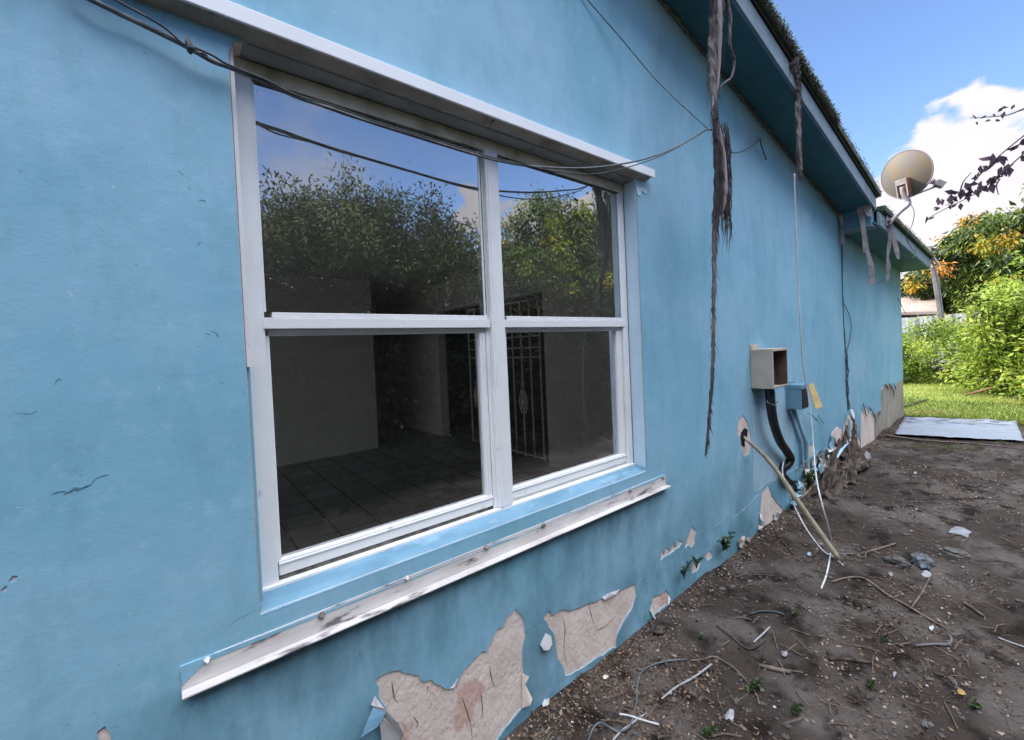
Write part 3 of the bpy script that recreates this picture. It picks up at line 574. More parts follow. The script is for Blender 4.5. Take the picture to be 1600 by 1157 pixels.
# roof: soffit, fascia, slab, box at the step
E1 = .275
def sloped(x0, z0, x1, z1, y0, y1, th, dz=0):
    return [Vector(p) for p in [(x0, y0, z0 + dz), (x1, y0, z1 + dz), (x1, y1, z1 + dz), (x0, y1, z0 + dz), (x0, y0, z0 + dz + th), (x1, y0, z1 + dz + th), (x1, y1, z1 + dz + th), (x0, y1, z0 + dz + th)]], [(0, 3, 2, 1), (4, 5, 6, 7), (0, 1, 5, 4), (1, 2, 6, 5), (2, 3, 7, 6), (3, 0, 4, 7)]
zk = rake(XK)
XR = -2.4
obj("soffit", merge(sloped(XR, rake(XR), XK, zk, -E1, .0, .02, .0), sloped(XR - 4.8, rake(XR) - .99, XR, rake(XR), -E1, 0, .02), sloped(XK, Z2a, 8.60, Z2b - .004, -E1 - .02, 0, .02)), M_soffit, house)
obj("fascia", merge(bevel(sloped(XR, rake(XR), XK + .06, rake(XK + .06), -E1 - .022, -E1 - .001, .125, -.012), .003), bevel(sloped(XK + .065, Z2a - .012, 8.62, Z2b - .012, -E1 - .045, -E1 - .021, .135), .003), bevel(box(8.60, 8.622, -E1 - .02, 9, Z2b - .014, Z2b + .11), .003), sloped(XR - 4.8, rake(XR) - .99, XR, rake(XR), -E1 - .022, -E1 - .001, .125, -.012)), M_fascia, house)
obj("roof", merge(sloped(XR, rake(XR), XK + .13, rake(XK + .13), -E1 - .05, 9.2, .05, .145), sloped(XK + .13, Z2a + .0, 8.66, Z2b, -E1 - .075, 9.2, .05, .14), sloped(XR - 4.8, rake(XR) - .99, XR, rake(XR), -E1 - .05, 9.2, .05, .145),
                  sloped(XR, rake(XR), XK, zk, .0, 9.2, .1, .022)), M_roof, house)
obj("roof_gap_strip", merge(sloped(XR, rake(XR), XK + .08, rake(XK + .08), -E1 - .034, -E1 + .05, .018, .118), sloped(XK + .07, Z2a - .012, 8.63, Z2b - .012, -E1 - .055, -E1 + .05, .012, .138)), mat("dark_gap_strip", (.03, .03, .03), .9), house)  # near-black strip standing in for the shaded gap between fascia and roof
bx = obj("eave_box", merge(bevel(box(XK - .02, XK + .17, -E1 + .002, -.004, Z2a + .0, zk + .03), .004), bevel(box(XK - .030, XK - .0205, -E1 + .004, -.006, Z2a + .15, zk + .01), .002), bevel(box(XK - .034, XK - .0205, -E1 + .001, -.004, Z2a - .014, Z2a + .075), .002)), mat("eave_box_blue", (.105, .27, .36), .65, (.08, .21, .28), 8, .4, .7, .3, 40, .004), house)
obj("ledge_strip", bevel(box(XK - .05, XK + .15, -E1 - .01, -.006, Z2a - .026, Z2a - .015), .002), M_fascia, bx)
# plaster bead under the soffit and hairy moss along the roof edge
bead = []
for i in range(46):
    x = 1.2 + i * .094; z = rake(x) - .004
    if True: bead.append(tube([(x, -.01, z - .006), (x + .05, -.012, z - .016), (x + .1, -.01, z - .03)], [.006, random.uniform(.006, .02), .006], 6, .3))
obj("soffit_mortar", merge(*bead), mat("old_mortar", (.20, .20, .15), .95, (.11, .12, .09), 20), house)
def roofmoss():
    n = 13000; x = XR + 3 + (8.62 - XR - 3) * rng.random(n); x[:9000] = 1.6 + 2.6 * rng.random(9000)
    zz = np.where(x < XK + .1, A0[1] + SL * (x - A0[0]) + .15, Z2a + (Z2b - Z2a) * (x - XK) / (8.6 - XK) + .145)
    yy = np.where(x < XK + .1, -E1 - .052, -E1 - .077)
    b = rng.random(n); P = np.stack([x, yy + .01 * rng.normal(size=n) + .0, zz + .05 * b], 1)
    A = unit(np.stack([rng.normal(size=n) * .8, -.7 - .3 * rng.random(n), rng.normal(size=n) * .8 + np.where(b > .5, .2, -.6)], 1))
    l = .006 + .016 * rng.random(n) ** 2; l[:9000] *= 1.35
    t = np.clip(np.where(b > .6, .75, .15) + rng.normal(size=n) * .12, 0, 1)
    leaves("roof_moss", P, A, side_of(A), l, .004 + .004 * rng.random(n), mat("roof_edge_litter", (.1, .1, .1), .95, tint=[(0, (.09, .08, .07)), (.4, (.26, .23, .21)), (.7, (.13, .22, .12)), (1, (.22, .36, .20))]), house, t)
roofmoss()
# paint flaps curling off the wall
def flap(pts_px, y_edges, m, name="paint_flap"):
    P = [W(px, py, y) for (px, py), y in zip(pts_px, y_edges)]
    c = sum(P, Vector()) / len(P); V = P + [p + Vector((.0, .0015, 0)) for p in P]; n = len(P)
    obj(name, (V, [tuple(range(n)), tuple(range(2 * n - 1, n - 1, -1))] + [(i, i + n, (i + 1) % n + n, (i + 1) % n) for i in range(n)]), m, house)
M_flap = mat("paint_back", (.66, .66, .66), .6, (.52, .52, .52), 8)
flap([(586,1088),(580,1102),(600,1107),(622,1130),(630,1146),(626,1157),(600,1190),(598,1170),(592,1120)], [-.008,-.02,-.035,-.04,-.02,-.01,-.004,-.02,-.03], M_flap)
flap([(583,1107),(603,1113),(590,1136),(564,1153),(574,1128)], [-.03,-.036,-.045,-.05,-.04], M_paint2)
flap([(853,990),(861,994),(863,1006),(858,1016),(850,1017),(844,1008)], [-.006,-.012,-.02,-.022,-.018,-.012], M_flap)
flap([(1044,930),(1048,936),(1045,946),(1043,940)], [-.005,-.02,-.02,-.006], M_flap)
flap([(1018,945),(1022,962),(1031,976),(1024,970),(1016,955)], [-.005,-.015,-.03,-.02,-.01], M_flap)
flap([(816,1052),(827,1058),(821,1070),(832,1092),(829,1102),(816,1107)], [-.005,-.015,-.012,-.03,-.03,-.006], M_plaster)
flap([(703,1077),(712,1066),(716,1061),(710,1074)], [-.005,-.012,-.01,-.012], M_flap)
flap([(1187,800),(1192,806),(1196,818),(1188,811)], [-.005,-.02,-.03,-.02], M_flap)
flap([(941,934),(952,927),(968,922),(962,929),(945,938)], [-.005,-.012,-.006,-.014,-.012], M_flap)
for k in range(34):                                       # crumbling edge between the pipe and the rotten wood
    u = random.random(); px = 1236 + 78 * u; py = 770 - 84 * u + random.uniform(-12, 26); w = random.uniform(3, 9); h = random.uniform(4, 13)
    flap([(px + w * math.cos(a) * random.uniform(.5, 1.1), py + h * math.sin(a) * random.uniform(.5, 1.1)) for a in np.linspace(0, 5.4, 6)], [-.006 - random.uniform(0, .05) for _ in range(6)], random.choice([M_flap, M_paint3, M_plasterold, M_plaster, M_paint]))
for k in range(14):
    px = random.uniform(1150, 1240); py = 857 - (px - 1150) * .62 + random.uniform(-14, 2)
    flap([(px + 4 * math.cos(a) * random.uniform(.5, 1.2), py + 5 * math.sin(a) * random.uniform(.5, 1.2)) for a in np.linspace(0, 5.4, 5)], [-.006 - random.uniform(0, .02) for _ in range(5)], random.choice([M_flap, M_plaster, M_plasterold]))
# dark jagged stains and bits on the far plaster
jag = []
for pts in ([(1349,631),(1353,646),(1355,652)], [(1358,636),(1363,644),(1367,650),(1370,660)], [(1383,600),(1387,606),(1389,610)], [(1390,600),(1396,612),(1397,622)], [(1397,598),(1399,606),(1400,610)], [(1376,643),(1372,650)]):
    jag.append(tube(catmull([W(*p, -.012) for p in pts], 3), [.003, .0055, .002], 5, .5))
M_jag = mat("dark_crack", (.035, .03, .028), .95)
for q in jag: obj("broken_render_edge", q, M_jag, house)
cr = catmull([W(x, y, -.006) for x, y in [(1314,345),(1315,400),(1316,450),(1318,500),(1320,540),(1323,575),(1322,600),(1325,640)]], 6)
obj("crack", merge(tube(cr, [.004, .010, .006, .012, .022, .016], 6, .35)), mat("crack_dark", (.05, .085, .10), .95, (.09, .15, .18), 20), house)

# ------------------------------------------------------------------ dish
def build_dish():
    d = thing("satellite_dish", (5.9, -.33, 2.6), "weathered beige satellite dish on a bent mast fixed to the eave corner", "satellite dish")
    c = AX(1416, 273, 6.02); Rr, Uu, Ff = Vector(RM[:, 0]), Vector(RM[:, 1]), -Vector(RM[:, 2])
    n = (Rr * 1.02 + Uu * .28 + Ff * .34).normalized(); a = n.cross(Vector((0, 0, 1))).normalized(); b = a.cross(n)
    V, Fc = [], []; K, S_ = 48, 9; R_ = .228
    for side in (0, 1):
        for i in range(S_ + 1):
            r = R_ * i / S_; dd = .055 * (r / R_) ** 2 - .055 + side * -.004
            for k in range(K):
                w = 2 * math.pi * k / K; V.append(c + a * r * math.cos(w) * .97 + b * r * math.sin(w) * 1.03 + n * dd)
    o = (S_ + 1) * K
    for s in (0, 1):
        for i in range(S_):
            for k in range(K):
                q = (s * o + i * K + k, s * o + i * K + (k + 1) % K, s * o + (i + 1) * K + (k + 1) % K, s * o + (i + 1) * K + k); Fc.append(q if s else q[::-1])
    me = obj("reflector", (V, Fc), M_dish, d, smooth=True)
    rim = tube([c + a * R_ * .97 * math.cos(w) + b * R_ * 1.03 * math.sin(w) - n * .003 for w in np.linspace(0, 2 * math.pi, 61)], .006, 6, cap=False)
    obj("rim", rim, mat("dish_rim", (.22, .18, .21), .6), d, True)
    k0 = c - n * .045 - b * .09
    M = Matrix((a, b, n)).transposed().to_4x4(); M.translation = k0
    br = merge(xform(bevel(box(-.045, .045, -.005, .05, -.065, -.045), .002), M), xform(bevel(box(-.05, -.038, -.13, .05, -.065, .0), .002), M), xform(bevel(box(.038, .05, -.13, .05, -.065, .0), .002), M), xform(bevel(box(-.035, .035, -.15, -.13, -.05, .04), .002), M))
    bk = obj("bracket", br, M_galv, d)
    obj("rust_plate", merge(xform(box(-.053, -.0505, -.125, .045, -.063, -.01), M), xform(box(.0505, .054, -.125, .045, -.063, -.01), M), xform(box(-.03, .03, -.12, -.02, -.052, -.046), M)), M_rust, bk)
    foot = AX(1387, 352, 5.86); el = AX(1420, 316, 5.99); tp = k0 - b * .10 - n * .05
    obj("mast", tube(catmull([foot, foot.lerp(el, .55), el - Vector((0, 0, .012)), tp, tp + b * .07], 6), .021, 12), M_galv, d, True)
    tip = AX(1464, 291, 6.12); st = k0 - b * .14 + n * .02
    obj("feed_arm", tube([st, st.lerp(tip, .5), tip], [.011, .010, .010], 8), M_galv, d, True)
    nn = (c - tip).normalized(); aa = nn.cross(Vector((0, 0, 1))).normalized(); bb = aa.cross(nn); T = Matrix((aa, bb, nn)).transposed().to_4x4(); T.translation = tip
    lnb = obj("feed_horn", merge(xform(bevel(box(-.03, .03, -.005, .055, -.045, .03), .005), T), xform(tube([(0, .025, .03), (0, .025, .07)], [.022, .030], 12), T)), mat("lnb_plastic", (.42, .37, .34), .5, (.30, .26, .24), 12), d)
    fp = AX(1381, 360, 5.86); obj("foot_plate", merge(bevel(box(5.80, 5.93, -E1 - .06, -E1 - .046, Z2a + .015, Z2a + .12), .003), bevel(box(5.80, 5.93, -E1 - .085, -E1 - .06, Z2a + .06, Z2a + .072), .002)), M_galv, d)
    obj("coax_cable", tube(catmull([k0 - b * .16, AX(1428, 330, 5.95), AX(1425, 352, 5.92), AX(1416, 370, 5.9), AX(1424, 388, 6.6), AX(1430, 394, 6.9), AX(1424, 403, 6.8), AX(1400, 392, 6.4)], 6), .0035, 5), M_cabledark, d)
build_dish()

# ------------------------------------------------------------------ hanging growth, strips
def hang_root(name, path, rad, nf, y, label, fl=(.2, .9), side=1):
    t = thing(name, W(*path[0], y), label, "dead root", "shaggy roots hanging from the roof edge")
    Q = catmull([W(px, py, y + .02 * math.sin(i)) for i, (px, py) in enumerate(path)], 6)
    obj("stem", tube(Q, rad, 9, .28, .6), M_root, t)
    fs = []
    for i in range(nf):
        u = random.random(); k = int(u * (len(Q) - 2)); r = float(np.interp(u, np.linspace(0, 1, len(rad)), rad)); a = random.uniform(0, 6.28)
        p = Q[k] + Vector((math.cos(a) * r * .9, math.sin(a) * r * .6, 0)); L = random.uniform(.01, .04) + r * random.uniform(0, 4) * random.random()
        d = Vector((math.cos(a) * .14, math.sin(a) * .14, -1)) + Vector((random.gauss(0, .12), random.gauss(0, .08), 0)); fs.append(tube([p, p + d * L * .5 + Vector((random.uniform(-.008, .008), 0, 0)), p + d * L * .8 + Vector((random.uniform(-.012, .012), 0, -L * .25))], [.0016, .0012, .0006], 3))
    obj("fibre_hair", merge(*fs), M_root, t); return t
r1 = hang_root("hanging_root", [(1124,-30),(1121,0),(1117,60),(1114,110),(1116,160),(1118,200),(1123,250),(1121,320),(1117,360),(1116,420),(1115,480),(1114,560),(1110,630),(1106,680),(1103,712)],
          [.035,.045,.042,.036,.022,.014,.030,.028,.018,.012,.010,.010,.009,.006,.003], 800, -.30, "long shaggy dark root hanging from the roof edge between window and metal box")
obj("pale_core", merge(tube(catmull([W(x, y, -.322) for x, y in [(1122,-20),(1125,40),(1124,100),(1120,150)]], 5), [.02, .014, .010, .006], 7, .2, .5), tube(catmull([W(x, y, -.318) for x, y in [(1114,150),(1116,185),(1124,205),(1130,250),(1133,300),(1130,330)]], 5), [.006, .010, .012, .024, .018, .005], 7, .2, .5)), M_rootpale, r1)
fr = []
for i in range(300):
    x = random.uniform(1120, 1143); y = random.uniform(190, 330); L = random.uniform(30, 95) * (.5 + (x - 1120) / 40); z = -.31 + random.uniform(-.015, .015)
    fr.append(tube([W(x - 4, y, z), W(x + random.uniform(-1, 2), y + L * .5, z), W(x + random.uniform(-5, 3), y + L, z)], [.0022, .0016, .0006], 3))
obj("fringe", merge(*fr), M_root, r1)
obj("side_loop", merge(tube(catmull([W(x, y, -.31) for x, y in [(1136,0),(1141,30),(1140,70),(1147,95),(1143,120),(1134,128),(1124,138)]], 5), [.008, .009, .006, .004], 6, .3)), M_root, r1)
tag(r1)
r2 = hang_root("hanging_root", [(1238,95),(1242,120),(1246,150),(1247,190),(1249,230),(1250,265),(1250,281)], [.05,.045,.030,.024,.020,.018,.004], 380, -.31, "short shaggy grey root hanging from the roof edge beside the white hanging cable")
def strips():
    t = thing("torn_roof_felt", AX(1345, 290, 5.55), "grey torn strips of roofing felt dangling at the blue eave box", "torn felt", "torn felt strips under the eave")
    def rb(pts, x, w): return ribbon(catmull([AX(a, b, x) for a, b in pts], 5), w, (.35, -.93, 0), .004)
    obj("strip", rb([(1336,275),(1341,300),(1345,330),(1348,350),(1350,375),(1351,395)], 5.42, [.03, .07, .05, .03, .02]), M_felt, t)
    obj("strip", rb([(1344,285),(1352,310),(1358,335),(1361,338)], 5.42, [.03, .08, .05, .01]), M_felt, t)
    obj("strip", rb([(1351,347),(1353,375),(1356,395),(1361,415),(1362,430),(1361,444)], 5.50, [.02, .028, .03, .045, .04, .06]), M_felt, t)
    t2 = thing("torn_roof_felt", AX(1390, 345, 5.9), "grey torn felt strip hooked into a loop below the dish mast", "torn felt", "torn felt strips under the eave")
    obj("strip", rb([(1390,340),(1392,360),(1389,385),(1387,402),(1388,415),(1387,435),(1386,440)], 5.92, [.02, .045, .03, .02, .04, .02, .02]), M_felt, t2)
    obj("strip", rb([(1386,437),(1378,439),(1370,443),(1364,443)], 5.90, [.025, .02, .02, .03]), M_felt, t2)
    obj("strip", rb([(1393,362),(1397,375),(1401,392),(1404,405)], 5.98, [.03, .035, .04, .02]), M_felt, t2)
    t3 = thing("torn_roof_felt", W(1314, 330, -.02), "short pale torn strip at the top of the vertical wall crack", "torn felt", "torn felt strips under the eave")
    obj("strip", rb([(1311,333),(1315,345),(1316,365),(1317,382)], 5.45, [.05, .03, .025, .04]), M_felt, t3)
    t4 = thing("broken_gutter_strap", AX(1455, 400, 8.62), "broken pale strap hanging from the far roof corner", "strap")
    obj("strap", merge(tube(catmull([AX(x, y, 8.7) for x, y in [(1453,400),(1460,420),(1466,440),(1470,470),(1474,497)]], 4), .012, 5), tube([AX(1458, 402, 8.7), AX(1467, 416, 8.7)], .016, 5)), M_galv, t4)
    t5 = thing("grey_post", (15.5, .55, .22), "leaning grey wooden post beyond the far house corner", "post")
    obj("post", tube([AX(1458, 418, 15.5), AX(1464, 450, 15.5), AX(1470, 490, 15.5), AX(1480, 560, 15.5)], [.05, .07, .06, .06], 7, .1), M_greypost, t5)
strips()

# ------------------------------------------------------------------ cables on the wall
def cable(name, pts, r, m, label, cat="cable", n=7, k=8, parent=None, smooth=True, group=None):
    o = obj(name, tube(catmull(pts, k), r, n), m, parent, smooth)
    return tag(o, label, cat, group) if not parent else o
tw = thing("cable_bundle", W(297, 75, -.05), "grey cable bundle sagging across the top of the window", "cable bundle")
yy = lambda x: float(np.interp(x, [140, 300, 700, 850, 950, 1060, 1112], [-.035, -.035, -.045, -.075, -.10, -.20, -.28]))
c1 = [(100,-22),(143,0),(200,28),(250,52),(297,76),(330,95),(355,104),(400,122),(430,136),(465,152),(500,164),(560,185),(660,217),(760,247),(820,259),(880,263),(930,262),(980,255),(1020,245),(1060,229),(1090,211),(1103,203),(1113,204)]
c1 = [(x, y) for x, y in c1]
obj("main_cable", tube(catmull([W(x, y, yy(x) - .004 * math.sin(x * .05)) for x, y in c1], 6), [.0062, .0062, .006, .0045, .004, .0035], 8), M_cable, tw, True)
c2 = [(160,-14),(187,4),(225,24),(258,44),(285,68),(297,72),(330,86),(360,103),(420,127),(460,148),(520,166),(580,188),(660,213),(760,244),(820,258),(880,270),(930,272),(980,262),(1030,245),(1070,224),(1103,204)]
obj("thin_cable", tube(catmull([W(x, y, yy(x) - .012) for x, y in c2], 6), [.0028, .0028, .0026, .0024], 6), M_cabledark, tw, True)
obj("tie", merge(tube([W(291, 55, -.05), W(294, 66, -.055), W(297, 76, -.058), W(296, 84, -.05)], [.002, .006, .009, .004], 6, .3), tube([W(306, 84, -.05), W(318, 84, -.052), W(324, 88, -.05)], .0025, 5)), M_cabledark, tw)
cable("wire", [W(x, y, z) for x, y, z in [(905,-15,-.02),(918,0,-.02),(970,60,-.05),(1030,130,-.12),(1105,201,-.28)]], .0028, M_cable, "thin pale wire slanting down the bare wall above the window to the hanging root", "wire")
cable("wire", [W(x, y, z) for x, y, z in [(1112,203,-.29),(1135,208,-.25),(1165,212,-.14),(1192,216,-.02)]], .0024, M_cable, "thin taut wire running right from the hanging root to the wall", "wire")
cable("wire", [W(x, y, z) for x, y, z in [(1137,236,-.28),(1150,239,-.20),(1165,234,-.14),(1180,225,-.08),(1188,217,-.04),(1189,226,-.04),(1197,250,-.03)]], .0042, M_cabledark, "dark wire loop sagging from the hanging root to a nail under the soffit", "wire")
cable("wire", [AX(x, y, 4.3) for x, y in [(1254,209),(1275,209),(1295,212),(1304,213)]], .002, M_cable, "thin wire crossing the dark soffit right of the short hanging root", "wire")
cable("wire", [W(x, y, z) for x, y, z in [(1279,302,-.06),(1284,308,-.05),(1284,316,-.04),(1283,308,-.05)]] , .003, M_felt, "little curl of wire where the soffit meets the wall", "wire")
cable("wire", [W(x, y, -.02) for x, y in [(1316,470),(1326,490),(1330,510),(1327,535),(1321,560),(1322,590)]], .0035, M_cabledark, "dark wire bowing off the vertical wall crack", "wire")
cable("wire", [AX(x, y, 8.3) for x, y in [(1385,445),(1395,455),(1405,470),(1412,485),(1416,490)]], .004, M_cabledark, "thin dark wire drooping at the far wall corner", "wire")
# long white cable
wc = [(1241,272,-.27),(1243,340,-.26),(1246,420,-.25),(1250,500,-.25),(1255,570,-.25),(1263,620,-.26),(1268,660,-.28),(1271,700,-.30),(1276,750,-.36),(1285,790,-.42)]
gp_ = [G(1296, 830), G(1299, 855), G(1296, 880), G(1291, 900), G(1283, 917)]
pts = [W(*q) for q in wc] + [gp_[0].lerp(W(1296, 830, -.5), .6)] + [p + Vector((0, 0, .008)) for p in gp_[1:]]
cable("white_cable", pts, .0048, M_cablewhite, "long white cable hanging from the eave past the small blue box to the dirt")
w2 = [W(1229, 716, -.03), W(1224, 724, -.05), W(1223, 740, -.07), W(1232, 770, -.10), W(1243, 795, -.12)] + [G(1262, 834, .03), G(1285, 862, .012), G(1302, 875, .008), G(1318, 887, .006)]
cable("white_cable", w2, .0045, M_cablewhite, "white cable coming out of the wall by the black conduit and lying on the dirt")
# pipe poking out of the hole
pp = [W(1158, 681, .06), W(1163, 686, -.01), W(1175, 695, -.03), W(1200, 722, -.10), G(1262, 808, .12), G(1290, 851, .035), G(1312, 880, .008)]
p0 = W(1175, 695, -.04); p1 = G(1310, 880, .01)
pipe = thing("conduit_pipe", p1, "beige plastic pipe slanting from a ragged hole in the wall down to the dirt", "pipe")
obj("pipe", tube(catmull([W(1158, 680, .05), W(1166, 687, -.02), p0.lerp(p1, .22) + Vector((0, 0, .045)), p0.lerp(p1, .55) + Vector((0, 0, .03)), p1], 8), [.011, .012, .016, .017], 10), M_pipe, pipe, True)
hole = slab(frac(WP([(1156,690),(1158,676),(1163,669),(1168,672),(1167,682),(1163,690),(1164,698),(1160,698)]), .06, 2), [], -.002, .0); obj("pipe_hole", hole, mat("black_hole", (.012, .01, .01), 1), house)

# ------------------------------------------------------------------ boxes on the wall
def meter_box():
    x0, x1, y1_, z0, z1 = 3.235, 3.515, -.150, zc(-.368), zc(-.088)
    t = thing("meter_box", (3.37, 0, z0), "open rusty beige metal meter box on the wall above the black conduit", "meter box")
    th = .004; bvl = lambda *a: bevel(box(*a), .0015, 1)
    obj("case", merge(bvl(x0, x0 + th, y1_, -.006, z0, z1), bvl(x1 - th, x1, y1_, -.006, z0, z1), bvl(x0 + .0045, x1 - .0045, y1_ + .001, -.006, z1 - th, z1), bvl(x0 + .0045, x1 - .0045, y1_ + .001, -.006, z0, z0 + th), bvl(x0 + .0045, x1 - .0045, y1_ - .001, y1_ + .003, z1 - .018, z1 - .0045), bvl(x0 + .0045, x1 - .0045, y1_ - .001, y1_ + .003, z0 + .0045, z0 + .016), bvl(x0 + .0045, x0 + .016, y1_ - .001, y1_ + .003, z0 + .017, z1 - .019)), M_meter, t)
    obj("back_plate", box(x0 + .005, x1 - .005, -.012, -.007, z0 + .005, z1 - .005), M_meterin, t)
    obj("inner_lining", box(x0 + .0042, x0 + .005, y1_ + .004, -.013, z0 + .005, z1 - .005), M_meterin, t); obj("inner_lining", box(x1 - .005, x1 - .0042, y1_ + .004, -.013, z0 + .005, z1 - .005), M_meterin, t)
    obj("terminal_block", merge(bevel(box(x0 + .05, x0 + .15, -.05, -.013, z0 + .03, z0 + .12), .004), tube(catmull([(x0 + .1, -.05, z0 + .11), (x0 + .12, -.09, z0 + .13), (x0 + .17, -.08, z0 + .08), (x0 + .19, -.07, z0 + .02)], 5), .005, 6), tube(catmull([(x0 + .06, -.05, z0 + .1), (x0 + .08, -.1, z0 + .09), (x0 + .12, -.1, z0 + .02)], 5), .004, 6)), M_rust, t)
    obj("mounting_tab", merge(bevel(box(x0 - .0, x0 + .13, -.0105, -.006, z1 - .001, z1 + .035), .002), tube([(x0 + .02, -.011, z1 + .016), (x0 + .02, -.016, z1 + .016)], .006, 6), tube([(x0 + .11, -.011, z1 + .016), (x0 + .11, -.016, z1 + .016)], .006, 6)), M_meter, t)
    obj("cable_clamp", bevel(box(x0 + .1, x0 + .13, -.06, -.03, z0 - .022, z0 - .001), .003), M_galv, t); obj("cable_clamp", merge(bevel(box(x1 - .09, x1 - .05, -.08, -.05, z0 - .02, z0 - .001), .004), tube(catmull([(x1 - .06, -.06, z0 - .02), (x1 - .03, -.05, z0 - .08), (x1 - .045, -.03, z0 - .12), (x1 - .07, -.02, z0 - .10)], 5), .0035, 5), tube([(x1 - .05, -.03, z0 - .125), (x1 - .05, -.045, z0 - .125)], .016, 8)), M_galv, t)
meter_box()
cd = thing("black_conduit", W(1236, 716, -.06), "thick black plastic conduit curving down from the open metal box", "conduit")
cp = catmull([(3.345, -.085, zc(-.366)), W(1205, 640, -.09), W(1210, 665, -.085), W(1219, 690, -.075), W(1229, 705, -.065), W(1235, 717, -.055), W(1230, 727, -.04), W(1222, 733, -.02), W(1222, 745, -.01), W(1226, 757, .02)], 14)
obj("conduit", tube(cp, [.030 + (.0018 if i % 2 else 0) for i in range(len(cp))], 12), M_conduit, cd, True)
obj("tie_wire", merge(tube([W(1196, 622, -.04), W(1200, 630, -.122), W(1209, 633, -.122), W(1216, 628, -.03)], .004, 5)), M_cable, cd)
obj("loose_wires", merge(*[tube(catmull([W(1222 + random.uniform(-3, 3), 738 + random.uniform(-4, 4), -.03), W(1230 + random.uniform(-4, 6), 748 + random.uniform(-4, 4), -.05), W(1240 + random.uniform(-6, 8), 758 + random.uniform(-6, 8), -.03)], 4), random.uniform(.003, .008), 5) for _ in range(9)]), M_conduit, cd)

sb = thing("cable_box", W(1255, 641, -.04), "small blue painted cable box with its yellowed lid hanging open", "cable box")
a = W(1246, 603, -.115).x; zt, zb = W(1246, 603, -.11).z, W(1250, 641, -.11).z
bxx = 3.885
obj("case", merge(bevel(box(bxx, bxx + .15, -.115, -.006, zb, zt), .004), bevel(box(bxx - .012, bxx + .16, -.020, -.0055, zb - .01, zt + .02), .002), bevel(box(bxx - .004, bxx + .154, -.119, -.02, zt - .035, zt - .003), .002)), mat("cable_box_blue", (.155, .31, .40), .55, (.12, .25, .33), 8, .4, .7, .1, 30, .002), sb)
obj("opening", box(bxx + .01, bxx + .14, -.1202, -.1155, zb + .01, zt - .04), mat("box_dark", (.012, .012, .012), .9), sb)
lidM = Matrix.Translation(Vector((bxx + .14, -.125, zt - .002))) @ Matrix.Rotation(math.radians(38), 4, 'Y').inverted() @ Matrix.Rotation(math.radians(-14), 4, 'Z')
l0, l1, l2, l3 = AX(1263, 602, 4.05), AX(1271, 599, 4.12), AX(1286, 636, 4.14), AX(1275, 640, 4.04)
V = [l0, l1, l2, l3]; nn = (l1 - l0).cross(l3 - l0).normalized() * .006; V = V + [v + nn for v in V]
obj("lid", bevel((V, [(0, 1, 2, 3), (7, 6, 5, 4), (0, 4, 5, 1), (1, 5, 6, 2), (2, 6, 7, 3), (3, 7, 4, 0)]), .0015, 1), M_lid, sb)
obj("conduit", merge(tube([(bxx + .03, -.022, zb), W(1252, 690, -.022), W(1252, 730, -.02)], .012, 8), tube([(bxx + .09, -.024, zb), W(1260, 690, -.024), W(1262, 730, -.022), W(1264, 750, -.02)], .015, 8)), M_paint3, sb, True)
obj("stray_wire", merge(tube([W(1262, 646, -.04), W(1270, 650, -.06), W(1277, 658, -.04)], .004, 5), tube([W(1278, 649, -.02), W(1283, 656, -.02), W(1287, 662, -.02)], .003, 5), tube(catmull([W(1245, 735, -.02), W(1258, 722, -.03), W(1270, 714, -.03), W(1285, 712, -.02)], 4), .004, 5), tube(catmull([W(1272, 716, -.04), W(1278, 712, -.05), W(1286, 716, -.03)], 4), .004, 5)), M_cable, sb)

